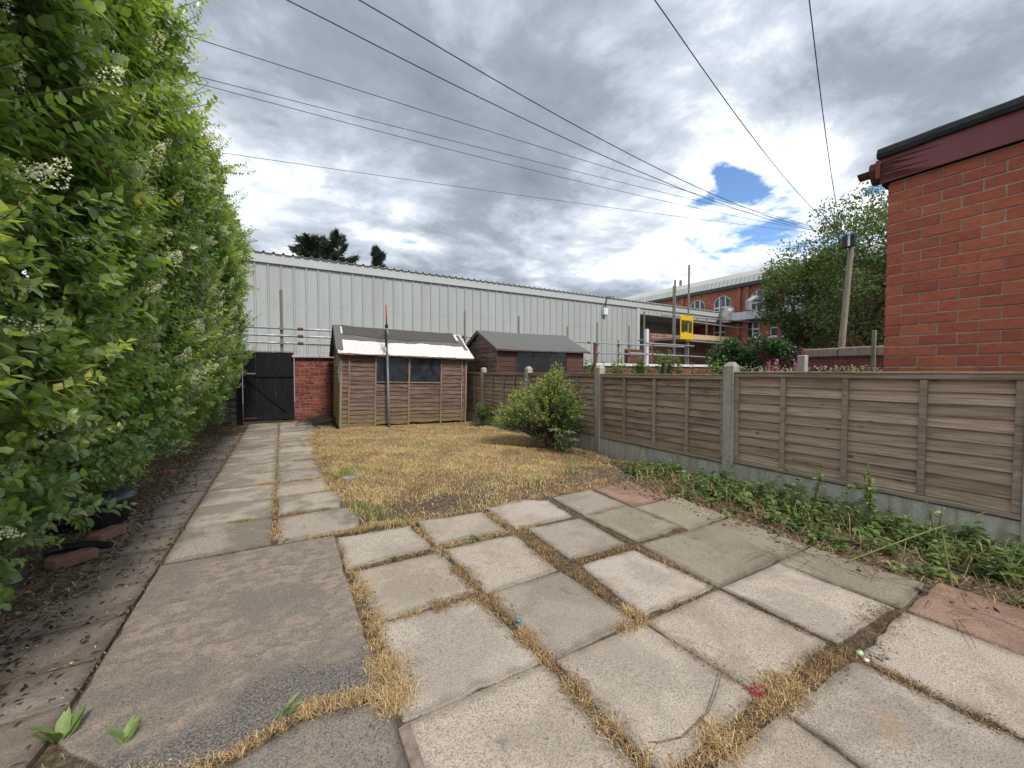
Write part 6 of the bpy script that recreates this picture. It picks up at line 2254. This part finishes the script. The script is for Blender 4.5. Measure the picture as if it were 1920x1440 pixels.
tag(st1.build('plant_stalk', M_TWIG), 'long curved dry stalk lying across the front paving', 'stalk')
st2 = MB().tube([(3.12, 1.02, .02), (3.45, .90, .10), (3.8, .76, .19), (4.12, .60, .29)], [.005, .0045, .004, .0025], 6)
tag(st2.build('plant_stalk', M_STEM), 'long pale green stalk leaning on the gravel board among weeds', 'stalk')
st3 = MB().tube([(3.30, 0.60, 0.0), (3.33, 0.63, .14), (3.35, 0.66, .30)], [.005, .0045, .003], 6)
tag(st3.build('plant_stalk', M_STEM), 'bare upright yellowish stalk at the front of the weeds', 'stalk')

# ------------------------------------------------------------------ weeds along the fence
parts = []
mst = MB()
r = np.random.default_rng(81)
for k in range(850):
    y = r.uniform(-0.2, 3.45)
    x = 4.13 - abs(r.normal(0, .27)) if k % 2 else r.uniform(3.27, 4.1)
    if r.uniform() > 0.45 + 0.75 * float(vnoise(np.array(y * 2.6), np.array(x * 2.0), 17)):
        continue
    if x < 3.25 + 0.25 * max(0, y - 2.2) or (y > 2.6 and x < 3.6):
        continue
    h = r.uniform(.05, .16) * min(1.0, 0.35 + (x - 3.27) * 1.1) * (1.25 if 1.0 < y < 1.9 else 1)
    if r.uniform() < .10:
        h *= 1.8
    a = r.uniform(0, 6.28)
    d = np.array([math.cos(a), math.sin(a), 0]) * h * .5
    z0 = float(gz(x, y))
    b0 = np.array([x, y, z0])
    mst.tube([Vector(b0), Vector(b0 + d * .4 + [0, 0, h * .6]), Vector(b0 + d + [0, 0, h])], [.003, .0025, .0015], 4, False)
    n = int(r.integers(10, 22))
    q = r.uniform(.1, 1, n)
    P = b0 + d * (q ** 1.4)[:, None] + np.array([0, 0, h]) * q[:, None] + r.normal(0, .012, (n, 3))
    az = r.uniform(0, 6.28, n)
    D = np.stack([np.cos(az), np.sin(az), r.uniform(-.2, .6, n)], 1)
    L = r.uniform(.025, .065, n)
    parts.append(leaves(P, D, np.tile([[-.15, 0, 1.0]], (n, 1)) + r.normal(0, .3, (n, 3)), L, L * r.uniform(.5, .85, n), np.clip(r.uniform(0, .9) * .6 + r.uniform(0, .4, n), 0, 1), LEAF_FULL, .2))
V, T, tt_ = join(parts)
wdo = link('weed_growth', np_mesh('weed_growth', V, T, M_WEED, tt_))
tag(wdo, 'low green weeds crowded along the foot of the right fence', 'weeds', kind='stuff')
so = mst.build('stems', M_STEM, wdo)
so['kind'] = 'stuff'
n = 1300
gx = 4.1 - np.abs(RNG.normal(0, .3, n))
gy = RNG.uniform(0, 3.3, n)
ok = gx > 3.3
gx, gy = gx[ok], gy[ok]
V, T, tt_ = blades(np.stack([gx, gy, gz(gx, gy)], 1), RNG.uniform(.08, .26, len(gx)), .004, RNG.uniform(.4, .95, len(gx)), np.where(RNG.uniform(0, 1, len(gx)) < .6, RNG.uniform(.85, 1, len(gx)), RNG.uniform(.2, .7, len(gx))))
tag(link('long_grass', np_mesh('long_grass', V, T, M_STRAW, tt_)), 'long loose grass stalks among the fence weeds', 'grass', kind='stuff')
weed('weed_plant', (3.82, 1.48, 0), 0.52, 201, 'tall leafy weed against the mossy gravel board, left of the two tallest', 'weed', 3, .055, None, None, None, .12, 30)
weed('weed_plant', (3.78, 1.10, 0), 0.60, 202, 'tallest leafy weed against the nearest fence panel', 'weed', 3, .06, None, None, None, .10, 34)
weed('weed_plant', (3.85, 0.78, 0), 0.42, 203, 'thin upright weed right of the tallest weeds', 'weed', 2, .05, None, None, None, .15, 26)
weed('weed_plant', (3.98, 2.95, 0), 0.30, 204, 'leafy weed at the far end of the weed strip', 'weed', 3, .045, None, None, None, .3, 30)
weed('weed_plant', (3.62, 0.45, 0), 0.26, 205, 'broad leafed weed in the near right corner', 'weed', 5, .075, None, None, None, .5, 40)
for q, (x, y, L, n, lab) in enumerate(((-0.66, 1.86, .11, 8, 'upright broad leafed dock weed in the lower left corner'), (-0.47, 1.74, .07, 6, 'small oval leafed dock weed right of the larger one'), (0.0, 1.61, .06, 9, 'green dandelion like weed in the dry grass by the concrete pad'), (0.0, 3.26, .035, 6, 'tiny green weed in the joint above the concrete pad'), (-0.71, 3.62, .045, 8, 'small yellowish weed at the left edge of the path'), (0.62, 2.59, .05, 7, 'small green weed in the patio joint'), (1.22, 2.60, .05, 7, 'small dark weed in the grassy patio joint'))):
    a = RNG.uniform(0, 6.28, n)
    el = RNG.uniform(.75, 1.35, n) if q < 2 else RNG.uniform(.15, .7, n)
    D = np.stack([np.cos(a) * np.cos(el), np.sin(a) * np.cos(el), np.sin(el)], 1)
    V, T, tt_ = leaves(RNG.normal(0, .006, (n, 3)) * [1, 1, 0], D, np.tile([[0, 0, 1.0]], (n, 1)) - D * .5, L * RNG.uniform(.7, 1.15, n), L * .36, RNG.uniform(.5, 1, n), LEAF_FULL, .15)
    w = empty('dock_weed', (x, y, 0.002), label=lab, cat='weed')
    link('leaves', np_mesh('leaves', V, T, M_WEED, tt_), w)
    MB().tube([(0, 0, -.01), (0.002, 0, .02)], [.005, .003], 5).build('crown', M_STEM, w)

# ------------------------------------------------------------------ loose things
lbm = [MB().bbox(-0.1075, 0.1075, -0.051, 0.051, -0.0325, 0.0325, 0.006, 0.004).mesh('loose_brick', M_BRICKLOOSE) for _ in range(3)]
for k, (x, y, z, rz, rx, sx, lab) in enumerate((
        (-1.14, 3.98, .035, 1.15, 0, 1, 'whole reddish brown loose brick lying along the bed edge'),
        (-1.18, 3.55, .04, 0.75, 0, 1.0, 'mossy topped loose brick nearest the camera'),
        (-1.34, 4.66, .04, 0.55, 0.12, .85, 'loose brick with a whitish broken end behind the whole one'),
        (-1.37, 5.46, .035, 1.3, .2, .45, 'small orange brick fragment in the leaf litter'),
        (-1.18, 6.05, .035, 1.2, 0, .5, 'half brick standing at the far end of the bed'))):
    o = link('loose_brick', lbm[k % 3], None, (x, y, z), (rx, 0, rz), (sx, 1, 1))
    tag(o, lab, 'brick', 'loose bricks by the hedge')
tub = empty('plastic_tub', (-1.40, 4.42, 0.0), label='black plastic tub with a murky clear lid under the hedge', cat='tub')
m = MB()
for k in range(20):
    a = 2 * math.pi * k / 20
    for (rr_, z) in ((0.20, 0.0), (0.23, 0.18), (0.245, 0.185), (0.245, 0.20), (0.215, 0.20), (0.20, 0.02)):
        m.v.append((math.cos(a) * rr_ * 1.3, math.sin(a) * rr_, z))
for k in range(20):
    for j in range(5):
        a, b = k * 6 + j, ((k + 1) % 20) * 6 + j
        m.f.append((a, b, b + 1, a + 1))
m.f.append(tuple(k * 6 for k in range(20)))
m.t = [0.5] * len(m.v)
m.build('tub_body', M_BLACKPL, tub, smooth=False)
m = MB()
for k in range(20):
    a = 2 * math.pi * k / 20
    for (rr_, z) in ((0.25, 0.202), (0.245, 0.225), (0.20, 0.25), (0.08, 0.262)):
        m.v.append((math.cos(a) * rr_ * 1.3, math.sin(a) * rr_, z))
for k in range(20):
    for j in range(3):
        a, b = k * 4 + j, ((k + 1) % 20) * 4 + j
        m.f.append((a, b, b + 1, a + 1))
m.f.append(tuple(k * 4 + 3 for k in range(20)))
m.t = [0.5] * len(m.v)
m.build('lid', M_LIDGLASS, tub, smooth=True)
m = MB()
m.tube([(-1.33, 3.62, .08), (-1.25, 3.66, .085), (-1.12, 3.66, .075), (-1.02, 3.63, .06)], [.02, .03, .03, .022], 8)
tag(m.build('rubber_scrap', M_BLACKPL), 'black rubber scrap lying across the mossy brick', 'scrap')
o = MB().prism([(-.09, -.06), (.05, -.07), (.10, .0), (.07, .06), (-.06, .07), (-.11, .02)], 2, 0, 0.035).build('stone_piece', M_PATH)
o.location = (0.66, 4.68, 0.012)
o.rotation_euler = (.05, .08, .3)
tag(o, 'broken grey paving piece lying on the lawn edge', 'stone')


def blob(name, loc, size, mat, label, cat, seed):
    rr = random.Random(seed)
    m = MB()
    n1, n2 = 8, 5
    for i in range(n2 + 1):
        t = math.pi * i / n2
        for j in range(n1):
            a = 2 * math.pi * j / n1
            k = 1 + rr.uniform(-.2, .2)
            m.v.append((math.sin(t) * math.cos(a) * size[0] * k, math.sin(t) * math.sin(a) * size[1] * k, math.cos(t) * size[2] * k))
    for i in range(n2):
        for j in range(n1):
            m.f.append((i * n1 + j, (i + 1) * n1 + j, (i + 1) * n1 + (j + 1) % n1, i * n1 + (j + 1) % n1))
    m.t = [.5] * len(m.v)
    o = m.build(name, mat, smooth=True)
    o.location = loc
    return tag(o, label, cat)


blob('glass_chip', (0.985, 1.60, .012), (.016, .010, .009), painted('turquoise glass', (0.05, 0.22, 0.25), .15), 'turquoise glass chip at the end of a grassy joint', 'glass chip', 1)
blob('bottle_cap', (2.155, 0.655, .010), (.016, .014, .010), painted('pale green plastic', (0.45, 0.66, 0.36), .4), 'pale green plastic bit at the joint crossing', 'plastic bit', 2)
blob('pebble', (2.13, 0.625, .008), (.012, .010, .008), painted('cream stone', (0.7, 0.62, 0.45), .7), 'cream pebble beside the pale green bit', 'pebble', 3)
red = MB()
for k in range(9):
    a = random.uniform(0, 6.28)
    p = Vector((random.uniform(-.025, .025), random.uniform(-.014, .014), random.uniform(0, .008)))
    red.tube([p, p + Vector((math.cos(a) * .015, math.sin(a) * .015, .008)), p + Vector((math.cos(a) * .03, math.sin(a) * .025, 0))], .003, 5)
o = red.build('red_thread', painted('red thread', (0.34, 0.012, 0.03), .8))
o.location = (1.545, 0.775, 0.005)
tag(o, 'tangle of red thread on the joint between two front slabs', 'thread')
chips = MB()
for k in range(26):
    x, y = random.gauss(2.24, .045), random.gauss(0.60, .018)
    s = random.uniform(.005, .011)
    chips.bbox(x - s, x + s, y - s * .6, y + s * .6, .003, .003 + s * .6, .002, .001)
tag(chips.build('stone_chips', M_PATH), 'patch of pale stone chips on the right front slab', 'stone chips', kind='stuff')
tim = MB().bbox(0.325, 0.365, 0.75, 1.33, -.02, .006, .003, .002).build('timber_strip', M_MORTAROLD)
tag(tim, 'thin old timber strip set in the joint at the bottom edge', 'timber strip')

# painted pole leaning at the front of the old shed
pl = empty('scaffold_pole', (2.03, 8.80, 0), label='thin grey blue pole with a red top standing before the old shed', cat='pole')
MB().tube([(0, 0, -0.1), (-0.015, 0.02, 1.2), (-0.03, 0.03, 2.26)], 0.024, 10).build('lower_tube', M_POLEBLUE, pl, smooth=True)
MB().tube([(-0.03, 0.03, 2.24), (-0.034, 0.035, 2.72)], 0.017, 10).build('upper_tube', M_REDPAINT, pl, smooth=True)
MB().tube([(-0.03, 0.03, 2.21), (-0.03, 0.03, 2.28)], 0.034, 10).build('collar', M_BLACKPL, pl)
for z in (1.58, 2.08):
    MB().tube([(-0.02, .025, z), (-0.021, .025, z + .05)], 0.034, 10).build('rope_tie', M_POLEBLUE, pl)
dv = MB()
for k in range(26):
    a = random.uniform(0, 6.28)
    z = random.choice([1.5, 1.62, 1.9, 2.05, 2.1])
    p = Vector((-0.035, -0.005, z + random.uniform(-.1, .1)))
    q = p + Vector((random.gauss(-.04, .07), random.uniform(-.06, 0), -random.uniform(.12, .4)))
    dv.tube([p, p.lerp(q, .5) + Vector((random.gauss(0, .03), -.02, .04)), q], [.004, .003, .0015], 4, False)
dv.tube([(-.05, -.01, 1.78), (-.055, -.02, 2.0), (-.06, -.02, 2.16)], [.02, .035, .02], 7)
tag(dv.build('dead_creeper', M_DARKTWIG), 'dead creeper stems tied to the pole before the old shed', 'creeper')
bpy.data.objects['dead_creeper'].location = (2.03, 8.80, 0)
SC.cycles.use_denoising = True
